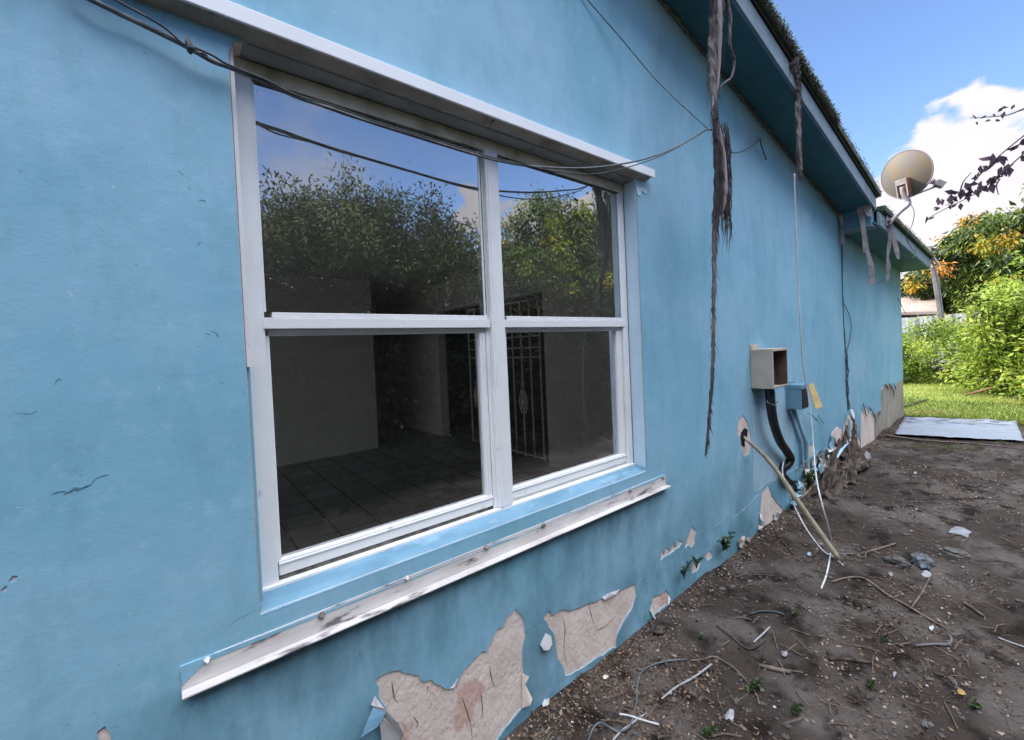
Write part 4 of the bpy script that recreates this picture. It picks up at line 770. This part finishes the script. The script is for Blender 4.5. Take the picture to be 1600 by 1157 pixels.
# ------------------------------------------------------------------ rotten stump against the wall
def rotten():
    b = G(1325, 722); t = thing("rotten_wood", b, "splintered rotten brown wood heaped up the wall at the vertical crack", "rotten wood")
    fs = []
    for i in range(62):
        u = random.random(); bx_ = 1268 + 75 * u; by = 752 - 58 * u + random.uniform(-3, 3); tx = np.interp(u, [0, .4, .75, 1], [1296, 1322, 1332, 1336]) + random.uniform(-6, 6); ty = np.interp(u, [0, .4, .75, 1], [712, 668, 660, 695]) + random.uniform(-6, 34)
        y0 = -random.uniform(.03, .20) * (1 if u > .4 else .6); p0 = W(bx_, by, y0); p0.z = gbase(p0.x, 0) - .02; p1 = W(tx, ty, -random.uniform(.0, .05))
        md = p0.lerp(p1, .5) + Vector((random.uniform(-.04, .04), random.uniform(-.03, .01), 0)); r = random.uniform(.006, .024) if i > 22 else random.uniform(.02, .045)
        fs.append(tube(catmull([p0, md, p1], 4), [r * 1.4, r, r * .35], 6, .35, .6))
    obj("splinters", merge(*fs), M_rot, t)
    bm = bmesh.new(); bmesh.ops.create_icosphere(bm, subdivisions=4, radius=1); c0 = W(1322, 716, -.07); c0.z = gbase(c0.x, 0) + .02
    for v in bm.verts:
        f = 1 + .5 * noise.noise(v.co * 1.8 + Vector((5, 1, 2))) + .28 * noise.noise(v.co * 6) + .12 * noise.noise(v.co * 16); v.co = Vector((v.co.x * .42 * f, v.co.y * .12 * f, v.co.z * .17 * f)) + c0
    me = bpy.data.meshes.new("rotten_core"); bm.to_mesh(me); bm.free(); link("rotten_core", me, M_rot, t)
    fs = []
    for px, py, L in [(1330,650,.22),(1322,668,.25),(1336,690,.18),(1345,700,.2),(1350,712,.16),(1316,700,.2),(1300,735,.15),(1290,745,.14)]:
        p = W(px, py, -.06); fs.append(tube(catmull([p, p + Vector((random.uniform(-.03, .05), -.02, -L * .5)), p + Vector((random.uniform(-.05, .08), -.05, -L))], 4), [.012, .022, .008], 5, .3, .5))
    for q in fs: obj("pale_slab", q, M_wood, t)
    obj("peeled_blue_paint", merge(ribbon(catmull([W(x, y, -.08) for x, y in [(1326,655),(1328,675),(1326,690),(1316,702),(1308,716)]], 4), [.02, .03, .04, .05, .02], (.8, -.5, .2), .004)), M_paint3, t)
    obj("white_chip", ribbon([W(1330,640,-.05), W(1333,648,-.07), W(1334,654,-.08)], [.03, .04, .02], (.9, -.3, .1), .006), M_flap, t); obj("white_chip", merge(ribbon([W(1352,708,-.12), W(1357,714,-.15), W(1361,716,-.15)], [.05, .07, .02], (.3, -.2, .9), .006)), M_flap, t)
rotten()

# ------------------------------------------------------------------ printed sheet on the ground
def sheet():
    m = bpy.data.materials.new("printed_sheet"); m.use_nodes = True; N, L = nodes(m); b = N["Principled BSDF"]; b.inputs["Roughness"].default_value = .5
    tc = N.new("ShaderNodeTexCoord"); mp = N.new("ShaderNodeMapping"); mp.inputs["Scale"].default_value = (7, 22, 1); L.new(tc.outputs["UV"], mp.inputs[0])
    n = N.new("ShaderNodeTexNoise"); n.inputs["Scale"].default_value = 1; n.inputs["Detail"].default_value = 3; L.new(mp.outputs[0], n.inputs["Vector"])
    sp = N.new("ShaderNodeSeparateXYZ"); L.new(tc.outputs["UV"], sp.inputs[0])
    bnd = N.new("ShaderNodeMapRange"); bnd.inputs[1].default_value = .62; bnd.inputs[2].default_value = .72; bnd.inputs[3].default_value = -.25; bnd.inputs[4].default_value = 0; L.new(sp.outputs[1], bnd.inputs[0])
    ad = N.new("ShaderNodeMath"); ad.operation = 'ADD'; L.new(n.outputs[0], ad.inputs[0]); L.new(bnd.outputs[0], ad.inputs[1])
    r = N.new("ShaderNodeMapRange"); r.inputs[1].default_value = .49; r.inputs[2].default_value = .55; L.new(ad.outputs[0], r.inputs[0])
    mx = N.new("ShaderNodeMixRGB"); mx.inputs[1].default_value = (.24, .27, .32, 1); mx.inputs[2].default_value = (.06, .07, .10, 1); L.new(r.outputs[0], mx.inputs[0])
    n2 = N.new("ShaderNodeTexNoise"); n2.inputs["Scale"].default_value = 5; L.new(tc.outputs["UV"], n2.inputs["Vector"])
    r2 = N.new("ShaderNodeMapRange"); r2.inputs[1].default_value = .55; r2.inputs[2].default_value = .7; r2.inputs[4].default_value = .6; L.new(n2.outputs[0], r2.inputs[0])
    m2 = N.new("ShaderNodeMixRGB"); m2.inputs[2].default_value = (.20, .23, .16, 1); L.new(r2.outputs[0], m2.inputs[0]); L.new(mx.outputs[0], m2.inputs[1]); L.new(m2.outputs[0], b.inputs["Base Color"])
    bl, brr, tr, tl = G(1398, 682), G(1600, 694), G(1588, 664), G(1413, 657)
    nx, ny = 40, 30; V = []; uv = []
    for j in range(ny + 1):
        for i in range(nx + 1):
            u, v = i / nx, j / ny; p = bl.lerp(brr, u).lerp(tl.lerp(tr, u), v)
            h = .022 + .013 * noise.noise(Vector((u * 6, v * 5, 1))) + .008 * noise.noise(Vector((u * 14, v * 14, 2))) + .02 * (v > .93)
            edge = .012 * noise.noise(Vector((u * 9, v * 9, 8))); V.append((p.x + edge, p.y + edge, gbase(p.x, p.y) + .012 + h)); uv.append((u, v))
    Fc = [(j * (nx + 1) + i, j * (nx + 1) + i + 1, (j + 1) * (nx + 1) + i + 1, (j + 1) * (nx + 1) + i) for j in range(ny) for i in range(nx)]
    me = mesh("printed_sheet", V, Fc); ul = me.uv_layers.new(name="UVMap")
    for l in me.loops: ul.data[l.index].uv = uv[l.vertex_index]
    o = link("printed_sheet", me, m, None, True); so = o.modifiers.new("solid", 'SOLIDIFY'); so.thickness = .004
    tag(o, "crumpled white printed vinyl sheet lying on the ground at the far house corner", "sheet")
    st = tube([G(1383, 684, .02), G(1440, 690, .025), G(1520, 698, .02), G(1600, 706, .02)], [.02, .018, .014, .01], 6, .15, .6)
    o = obj("plank", st, M_wood); tag(o, "thin weathered batten lying along the near edge of the printed sheet", "plank")
sheet()

# ------------------------------------------------------------------ litter on the dirt
def scatter(n, bias=1.0):
    out = []
    while len(out) < n:
        x = .5 + 8.0 * random.random() ** 1.7; y = -1.9 * random.random() ** bias - .01
        out.append((x, y))
    return out
def litter():
    for name, n, l0, l1, asp, m, bias in (("leaf_litter", 42000, .005, .026, .5, M_litter, 1.0), ("paint_flakes", 7000, .003, .014, .7, M_flakes, 1.1)):
        pts = scatter(n, bias)
        keep = [(random.uniform(.6, 1.9), -.02 - .4 * random.random() ** 1.5) for _ in range(3500 if name[0] == 'l' else 150)] + [(random.uniform(1.9, 8), -.02 - .10 * random.random()) for _ in range(2500 if name[0] == 'l' else 900)]
        for x, y in pts:
            d = noise.noise(Vector((x * 1.7, y * 1.7, 11 if name[0] == "l" else 17))) + (.35 if abs(y) < .15 else 0)
            if d > (.06 if name[0] == "l" else .08) or random.random() < .12: keep.append((x, y))
        P = np.array([(x, y, ground_h(x, y) + .002 + .004 * random.random()) for x, y in keep]); k = len(P)
        A = unit(rng.normal(size=(k, 3)) * [1, 1, .3]); S = unit(np.cross(A, np.array([0, 0, 1.0]) + rng.normal(size=(k, 3)) * .35))
        l = l0 + (l1 - l0) * rng.random(k) ** 2.2
        o = leaves(name, P, A, S, l, l * asp * (.5 + rng.random(k)), m, None, rng.random(k) ** 1.2, .1); tag(o, kind="stuff")
    # pebbles and crumbs
    V, Fc = [], []
    for x, y in scatter(6500, 1.0):
        if noise.noise(Vector((x * 2.1, y * 2.1, 31))) < -.05: continue
        r = .003 + .013 * random.random() ** 3; c = Vector((x, y, ground_h(x, y) + r * .3)); k = len(V)
        for d in ((1, 0, 0), (0, 1, 0), (-1, 0, 0), (0, -1, 0), (0, 0, .7), (0, 0, -.7)): V.append(c + Vector(d) * r * random.uniform(.6, 1.3))
        Fc += [(k, k + 1, k + 4), (k + 1, k + 2, k + 4), (k + 2, k + 3, k + 4), (k + 3, k, k + 4), (k + 1, k, k + 5), (k + 2, k + 1, k + 5), (k + 3, k + 2, k + 5), (k, k + 3, k + 5)]
    o = obj("pebbles", (V, Fc), M_stone); tag(o, kind="stuff")
    fs = []
    for x, y in scatter(900, 1.0):
        a = random.uniform(0, 6.3) ; L = random.uniform(.03, .14); z = ground_h(x, y) + .005
        fs.append(tube([(x, y, z), (x + math.cos(a) * L * .5, y + math.sin(a) * L * .5 + random.uniform(-.01, .01), z + random.uniform(0, .012)), (x + math.cos(a) * L, y + math.sin(a) * L, z + .002)], random.uniform(.0008, .0028), 4))
    o = obj("small_twigs", merge(*fs), M_wood); tag(o, kind="stuff")
litter()
def scrap(px, py, s, m, label, n=9, name="paint_scrap", h=.012, sq=.6, cat="scrap"):
    c = G(px, py); V = []; fo = random.uniform(0, 6)
    for i in range(n):
        a = 6.283 * i / n; r = s * random.uniform(.65, 1.15); p = Vector((c.x + math.cos(a + fo) * r, c.y + math.sin(a + fo) * r * sq, 0)); p.z = ground_h(p.x, p.y) + .006 + h * random.random(); V.append(p)
    V.append(Vector((c.x, c.y, ground_h(c.x, c.y) + .012 + h))); k = n
    V2 = V + [v - Vector((0, 0, .003)) for v in V]; Fc = [(i, (i + 1) % n, k) for i in range(n)] + [((i + 1) % n + n + 1, i + n + 1, k + n + 1) for i in range(n)] + [(i, i + n + 1, (i + 1) % n + n + 1, (i + 1) % n) for i in range(n)]
    tag(obj(name, (V2, Fc), m), label, cat)
M_scrapw = mat("scrap_white", (.28, .28, .29), .6, (.38, .38, .40), 30)
scrap(1141, 1124, .030, M_scrapw, "crumpled white scrap nearest the bottom edge of the picture, right of the grey cable", 11)
scrap(1226, 1027, .020, M_scrapw, "small square grey-white scrap on the grey dirt")
scrap(853, 1107, .022, M_flap, "pinkish white scrap against the wall foot below the big peeled patch")
scrap(946, 1064, .019, M_plaster, "beige oblong plaster chip on the brown litter", 7, "plaster_chip")
scrap(1448, 900, .040, M_scrapw, "crumpled white scrap in front of the two dark stones", 10)
scrap(1392, 900, .022, M_scrapw, "small white scrap left of the round dark stone", 8)
scrap(1398, 1055, .020, M_scrapw, "narrow white chip in the middle of the grey dirt", 6, sq=.4)
scrap(1456, 982, .018, M_flap, "small rounded white chip near the bent grey stick", 7)
scrap(1502, 1086, .020, mat("yellow_leaf", (.42, .27, .09), .7), "yellow dead leaf on the dark ground at the lower right", 7, "fallen_leaf", .006, .7, "leaf")
scrap(1265, 868, .020, M_paint3, "pale blue paint chip between the pipe and the wall", 7)
scrap(1500, 830, .10, mat("pale_bag", (.16, .17, .18), .6, (.26, .27, .30), 20), "flat dusty grey plastic scrap half buried beyond the stones", 12, sq=.6, h=.01)
scrap(1430, 742, .05, M_scrapw, "long white paint scrap beyond the stones, below the printed sheet", 6, sq=.2)
def stone(px, py, sx, sy, sz, m, label, seed, name="stone", cat="stone"):
    c = G(px, py); bm = bmesh.new(); bmesh.ops.create_icosphere(bm, subdivisions=4, radius=1)
    for v in bm.verts:
        f = 1 + .40 * noise.noise(v.co * 1.6 + Vector((seed, 0, 0))) + .20 * noise.cell(v.co * 1.7 + Vector((seed, 3, 0))) + .10 * noise.noise(v.co * 6 + Vector((seed, 3, 0))); v.co = Vector((v.co.x * sx * f, v.co.y * sy * f, v.co.z * sz * f)) + c + Vector((0, 0, sz * .35))
    me = bpy.data.meshes.new(name); bm.to_mesh(me); bm.free(); tag(link(name, me, m, None, True), label, cat)
stone(1402, 884, .035, .05, .035, M_stone, "round dark stone standing left of the bluish one", 1.0)
stone(1440, 880, .085, .05, .035, mat("blue_stone", (.07, .075, .08), .8, (.16, .21, .25), 20, .5, .7, .5, 60, .006), "wide bluish dark stone right of the round one", 5.0)
stone(1490, 865, .05, .07, .02, M_stone, "flat dark lump behind the two stones", 9.0)
stone(1030, 985, .05, .035, .012, M_soil, "low clod of dirt at the wall foot under the window end", 12.0, "dirt_clod", "clod")
def stick(pts, r, m, label, name="stick", cat="stick", dz=.008, n=6):
    tag(obj(name, tube(catmull([G(px, py, dz) for px, py in pts], 5), r, n, .08), m, None, True), label, cat)
stick([(1112,1043),(1085,1063),(1058,1078),(1034,1100)], [.004, .005, .003], M_scrapw, "pale thin stick slanting left of the white scrap")
stick([(1010,1118),(990,1132),(965,1150),(945,1175)], [.003, .004, .003], M_scrapw, "pale stick at the bottom edge beside the grey cable")
stick([(968,1121),(985,1124),(1005,1131),(1030,1138)], .004, M_flap, "short white splinter crossing the grey cable")
stick([(1080,1037),(1098,1036),(1118,1032),(1150,1050),(1180,1085),(1186,1105)], .0035, M_wood, "thin brown runner arching right of the grey cable")
stick([(1300,908),(1325,905),(1352,907),(1385,928),(1420,950),(1455,970),(1480,985)], [.005, .006, .006, .004], M_wood, "long bent brown stick lying across the grey dirt")
stick([(1453,905),(1440,930),(1427,948)], .004, M_wood, "short pale twig rising from the long bent stick")
stick([(1483,998),(1487,1005),(1480,1012),(1460,1012),(1430,1011)], .006, M_greypost, "bent grey stick curving at the end of the long one")
stick([(1560,1004),(1580,1009),(1605,1016)], .004, M_scrapw, "white stick at the right edge of the picture")
stick([(1344,866),(1370,861),(1400,853)], [.006, .007, .004], M_wood, "short brown twig left of the stones")
stick([(1295,1032),(1330,1034),(1362,1037)], [.007, .008, .004], M_rot, "flat reddish piece of wood in the grey dirt")
stick([(1185,1041),(1210,1047),(1236,1054)], [.007, .010, .006], M_wood, "brown splinter of wood among the weeds")
stick([(1506,943),(1520,952),(1535,965)], [.008, .009, .005], M_wood, "pale split piece of wood at the right of the bent stick")
stick([(1172,968),(1190,960),(1215,962),(1225,966)], .005, M_cabledark, "thin dark hoop of wire near the wall foot")
stick([(1197,1005),(1170,1020),(1140,1000),(1120,985)], .004, M_bark, "dark thin twig crossing a white splinter")
stick([(1203,985),(1190,998),(1178,1008)], .004, M_scrapw, "small white splinter across the dark twig")
stick([(1335,868),(1300,868)], .003, M_cable, "tiny wire end by the pipe tip")
stick([(1209,828),(1225,850),(1243,872)], .004, M_bark, "thin dark twig lying near the wall foot beside the leaning pipe")
stick([(1410,612),(1430,606),(1455,600)], .012, M_rust, "red-brown branch lying on the sunny grass", dz=.03) if False else None
gc = thing("ground_cable", G(1000, 1100), "grey cable snaking over the dirt below the window", "cable")
obj("cable", tube(catmull([G(x, y, .012) for x, y in [(1075,1037),(1050,1039),(1020,1044),(1002,1056),(996,1080),(994,1105),(986,1135),(970,1146),(955,1143),(940,1134),(928,1140),(918,1160)]], 6), .004, 7), mat("bluegrey_cable", (.075, .085, .10), .6, (.14, .16, .17), 20), gc, True)

# weeds
def weed(base, n, L_, W_, spread, label, name="weed", m=None, up=.8, stems=5, tintr=(0, 1)):
    if L_ < .028: spread *= .75; L_ *= .75; W_ *= .75
    t = thing(name, base, label, "weed"); b = np.array(base)
    k = stems; st = []; P = []; A = []
    for i in range(k):
        a = random.uniform(0, 6.28); h = spread * random.uniform(.5, 1.2); e = Vector(base) + Vector((math.cos(a) * h * .7, -abs(math.sin(a)) * h * .5, h * up)); s = catmull([Vector(base), Vector(base).lerp(e, .5) + Vector((0, 0, h * .15)), e], 5); st.append(tube(s, [.0025, .0012], 4))
        for j in range(n // k):
            q = s[random.randrange(2, len(s))]; P.append(q); A.append((random.gauss(0, 1), random.gauss(0, 1), random.gauss(.2, .7)))
    P = np.array([tuple(p) for p in P]); A = unit(np.array(A)); S = side_of(A); l = L_ * (.6 + .7 * rng.random(len(P)))
    obj("stem", merge(*st), M_weed, t); leaves("foliage", P, A, S, l, l * W_ / L_, m or M_weed, t, tintr[0] + (tintr[1] - tintr[0]) * rng.random(len(P)))
weed(W(1130, 862, -.03), 55, .032, .020, .11, "dark broad-leaved weed at the wall foot left of the bare patch", up=1.1)
weed(W(1088, 888, -.03), 45, .026, .016, .10, "dark leafy weed under the toothed peeling strip", up=1.1)
weed(W(1263, 765, -.04), 110, .05, .014, .16, "grassy green weed growing at the foot of the small blue box", up=1.0, stems=9)
weed(W(1068, 905, -.03), 40, .03, .008, .10, "sparse dark sprig between peeled spot and wall weed", up=1.3)
weed(G(1240, 965, 0), 60, .022, .008, .05, "small bright green tuft on the dirt in front of the wall", tintr=(.5, 1))
weed(G(1175, 1075, 0), 110, .022, .014, .09, "low dark weed patch right of the thin brown runner", up=.4, stems=9)
weed(G(1240, 1110, 0), 100, .022, .014, .08, "low weed patch behind the nearest white scrap", up=.4, stems=9, tintr=(.3, 1))
weed(G(1105, 1150, 0), 70, .024, .016, .05, "bright weed at the very bottom edge of the picture", up=.5, tintr=(.5, 1))
weed(G(1357, 1072, 0), 60, .02, .012, .05, "small dark green weed in the middle of the dirt", up=.5)
weed(G(1330, 940, 0), 50, .02, .008, .05, "tiny dark tuft on the pale dirt below the bent stick", up=.5)
weed(G(1520, 1105, 0), 50, .02, .012, .05, "yellowish weed at the lower right of the dirt", up=.5, tintr=(.7, 1))
weed(G(1380, 1000, 0), 60, .018, .008, .08, "thin dark weed beside the grey dirt patch", up=.3)
weed(G(1095, 1000, 0), 40, .018, .008, .05, "tiny green sprig above the thin brown runner", up=.4)

# ------------------------------------------------------------------ beyond the house
def fence():
    t = thing("fence", (18.5, 0, .2), "white corrugated fence standing behind the bushes", "fence")
    V, Fc = [], []; ys = np.arange(-3.2, 4.5, .035)
    for i, y in enumerate(ys):
        dx = .03 * (1 if (int(y * 5 + 100) % 2) else -1); tz = 1.505 + .43 + .03 * math.sin(y * 12) * 0 + (.012 if int(y * 5 + 100) % 2 else 0) + .02 * -y; V += [(18.5 + dx, y, .1), (18.5 + dx, y, tz)]
    Fc = [(2 * i, 2 * i + 1, 2 * i + 3, 2 * i + 2) for i in range(len(ys) - 1)]
    o = obj("panel", (V, Fc), M_fence, t); so = o.modifiers.new("s", 'SOLIDIFY'); so.thickness = .01
    obj("rail", box(18.56, 18.62, -3.2, 4.4, 1.3, 1.38), M_fence, t)
    n = thing("neighbour_house", (21, 3.6, 0), "neighbouring bungalow with a low brown roof behind the white fence", "house")
    x = 19.2; a, b_, c, d = AX(1380, 486, x), AX(1468, 484, x), AX(1466, 463, 22.0), AX(1380, 460, 22.0)
    V = [a, b_, c, d]; V = V + [v - Vector((0, 0, .16)) for v in V]
    obj("roof", bevel((V, [(0, 1, 2, 3), (7, 6, 5, 4), (0, 4, 5, 1), (1, 5, 6, 2), (2, 6, 7, 3), (3, 7, 4, 0)]), .01, 1), M_tile, n)
    obj("wall", box(19.6, 21.8, 1.3, 6.8, 0, min(a.z, b_.z) - .1), mat("neighbour_wall", (.12, .10, .09), .9), n)
    obj("edge_board", tube([a + Vector((-.02, 0, -.1)), b_ + Vector((-.02, 0, -.1))], .09, 6), mat("edge_grey", (.30, .24, .22), .9), n)
fence()
def tint_mango(c):
    t = .12 + .42 * rng.random(len(c)); f = rng.random(len(c)); t[f < .34] = .50 + .13 * rng.random((f < .34).sum()); t[f < .15] = .68 + .2 * rng.random((f < .15).sum()); return t
def mango(name, ells, ncl, per, cr, L_, label, base, h, r, low=None, inner=.55, droop=1.4, tshift=0):
    t = thing(name, base, label, "tree"); 
    tf = tint_mango if tshift == 0 else (lambda c: np.clip(tint_mango(c) * .8 - .02, 0, .62))
    o, c = crown("crown", ells, ncl, per, cr, L_, L_ * .36, M_mango, t, tf, droop, inner, low, 1.0)
    crown("dark_inner_foliage", [(e[0], tuple(v * .84 for v in e[1])) for e in ells], ncl // 2, 60, .22, L_ * 1.5, L_ * .75, M_mango, t, lambda c: np.full(len(c), .04), .8, .45, low)  # inner leaves coloured dark to paint the shade inside the crown
    obj("trunk", limbs(base, h, r, c, 14), M_bark, t)
    return t
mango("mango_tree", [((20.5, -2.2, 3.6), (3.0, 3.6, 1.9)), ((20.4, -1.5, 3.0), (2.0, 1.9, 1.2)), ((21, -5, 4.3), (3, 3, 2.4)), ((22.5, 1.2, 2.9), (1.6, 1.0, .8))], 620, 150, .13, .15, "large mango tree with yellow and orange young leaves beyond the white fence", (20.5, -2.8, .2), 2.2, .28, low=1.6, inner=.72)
def bush(ells, ncl, per, cr, L_, label, base, name="bush", m=None, low=.25, inner=.6):
    t = thing(name, base, label, "bush"); o, c = crown("foliage", ells, ncl, per, cr, L_, L_ * .42, m or M_bush, t, lambda c: np.clip(.48 + .38 * rng.normal(size=len(c)), 0, 1), .2, inner, low)
    obj("stem", limbs(base, .4, .04, c, 10), M_bark, t)
bush([((14.4, .2, .75), (.9, 1.1, .98)), ((14.2, 1.1, .6), (.8, .7, .8))], 240, 110, .10, .065, "rounded green bush at the house corner in front of the fence", (14.3, .4, .22), inner=.55)
bush([((12.6, -1.9, 1.0), (1.3, 1.15, 1.15)), ((12.2, -3.0, 1.5), (1.4, 1.3, 1.5)), ((11.0, -1.9, .5), (.85, .7, .55)), ((12.0, -1.35, 1.25), (.9, .9, 1.2)), ((12.6, -.95, .6), (.9, .7, .8))], 760, 105, .125, .088, "big sprawling light green bush heaped over the lawn at the right edge", (12.2, -2.3, .22), inner=.55)
bush([((16.8, -1.6, 1.5), (.8, 1.1, .7))], 60, 50, .18, .14, "greyish green bush with drooping leaves in front of the mango tree", (16.8, -1.5, .22), "shrub", M_mango, inner=.5)
tag(obj("fallen_branch", tube(catmull([AX(1508, 617, 10.2), AX(1530, 612, 10.2), AX(1551, 606, 10.2)], 4), [.012, .02, .014], 6, .1), mat("red_branch", (.36, .17, .09), .8)), "red-brown bare branch stuck in the big light green bush", "branch")
tag(obj("fallen_branch", tube(catmull([G(1405, 640, .03), G(1430, 633, .03), G(1450, 628, .04)], 4), [.014, .018, .010], 6, .1), M_rot), "thin brown branch lying on the sunny grass at the house corner", "branch")

# trees behind the photographer, seen in the glass
def side_tree(name, ells, ncl, per, cr, L_, label, base, h, r, m, tintf=None, droop=.2, low=None, inner=.5, asp=.38):
    t = thing(name, base, label, "tree"); o, c = crown("crown", ells, ncl, per, cr, L_, L_ * asp, m, t, tintf, droop, inner, low)
    obj("trunk", limbs(base, h, r, c, 18), M_bark, t); return t
side_tree("evergreen_tree", [((.4, -3.4, 2.60), (.85, .75, .50)), ((1.35, -3.3, 2.75), (.75, .75, .60)), ((2.2, -3.4, 2.80), (.75, .75, .58)), ((2.9, -3.5, 2.65), (.6, .7, .52)), ((-.9, -3.3, 2.75), (1.1, .85, .85)), ((-2.6, -3.3, 2.8), (1.3, .9, .95)), ((-4.4, -3.3, 2.8), (1.3, .9, .95))], 1000, 150, .085, .05, "dense small-leaved evergreen tree reflected in the left window light", (1.6, -3.7, 0), 2.2, .10, M_leafgreen, low=2.0, inner=.35)
mango("mango_tree", [((10.2, -9.2, 4.7), (1.9, 1.6, 1.65)), ((12.2, -9.2, 4.7), (1.7, 1.6, 1.8)), ((9.0, -9.3, 3.6), (1.2, 1.2, 1.2)), ((14.0, -9, 3.9), (1.4, 1.4, 1.7)), ((11.6, -9.1, 2.8), (2.6, 1.3, 1.5))], 560, 125, .15, .12, "rounded mango tree reflected in the right window light", (11, -9.4, 0), 2.2, .22, low=1.5, inner=.6, tshift=1)
hb = thing("added_hedge", (4, -2.8, 0), "near-black foliage added under the trees to darken the reflection in the glass", "added_hedge")  # unseen growth added to darken the lower glass and the lower wall
ho, hc = crown("foliage", [((x, -2.95 + .1 * math.sin(x * 3), .95), (.8, .38, 1.0)) for x in np.arange(-3.5, 9, .8)] + [((x, -4.7, 1.95 if x < 4 else 1.5), (1.2, .5, 1.35 if x < 4 else 1.25)) for x in np.arange(-3, 9, 1.3)], 3400, 60, .15, .09, .04, mat("added_hedge_leaves", (.03, .05, .02), .7, tint=[(0, (.003, .004, .002)), (1, (.008, .011, .005))], spec=.15), hb, None, .2, .2)
obj("stems", merge(*[tube([(x, -3.0, 0), (x + random.uniform(-.2, .2), -3.0, 1.4)], .02, 5) for x in np.arange(-3.5, 9, .4)]), M_bark, hb)

# branch with purple leaves reaching in from the right
def purple(paths, lv, label, X):
    t = thing("overhanging_branch", AX(*paths[0][0], X), label, "branch", "thin purple-leaved branches reaching in from the right")
    obj("stem", merge(*[tube(catmull([AX(x, y, X + .0) for x, y in p] , 5), [.0045, .003, .0018], 5) for p in paths]), mat("branch_bark" , (.13, .12, .08), .8), t)
    P = []; A = []; Lg = []
    for x, y, L, ang in lv:
        a = math.radians(ang); p = AX(x, y, X); q = AX(x + math.cos(a) * 10, y - math.sin(a) * 10, X); P.append(p); A.append((q - p).normalized()); Lg.append(L * 1.0)
    P = np.array([tuple(p) for p in P]); A = np.array([tuple(a) for a in A]); vd = unit(P - CAM); S = unit(np.cross(A, vd) + rng.normal(size=A.shape) * .35)
    leaves("leaves", P, A, S, np.array(Lg) * .62, np.array(Lg) * .34, M_purple, t, rng.random(len(P)), .2)
X = 3.4
lv = [(1522,183,.03,200),(1526,190,.035,280),(1532,186,.04,30),(1558,176,.05,40),(1562,170,.05,10),(1570,174,.06,250),(1580,172,.045,60),(1549,188,.04,190),(1555,187,.04,340),(1552,178,.03,300)]
purple([[(1700,120),(1650,150),(1600,170),(1575,180),(1545,183),(1525,185)], [(1600,171),(1580,178)], [(1525,185),(1520,180)]], lv, "upper thin branch tip with a few dark leaves against the sky", X)
lv = []
for p0, p1 in (((1450,338), (1600,215)), ((1480,325), (1600,240))):
    for i in range(30):
        u = random.random() ** .8; x = p0[0] + (p1[0] - p0[0]) * u + random.uniform(-4, 4); y = p0[1] + (p1[1] - p0[1]) * u + random.uniform(-6, 5) + 12 * u * (1 - u); lv.append((x, y, random.uniform(.04, .10), random.choice([random.uniform(150, 260), random.uniform(0, 90), random.uniform(240, 330)])))
lv += [(1448,338,.07,265),(1460,338,.05,215),(1473,322,.07,95),(1470,325,.05,200),(1500,300,.07,190),(1530,288,.07,180)]
purple([[(1720,130),(1660,190),(1600,240),(1560,275),(1520,305),(1480,325),(1447,343)], [(1700,110),(1640,180),(1600,212),(1560,245),(1530,275),(1505,300),(1478,322)], [(1562,280),(1557,290),(1560,305)], [(1500,302),(1505,285),(1518,270)]], lv, "lower branch crowded with dark purple leaves above the orange tree", X)
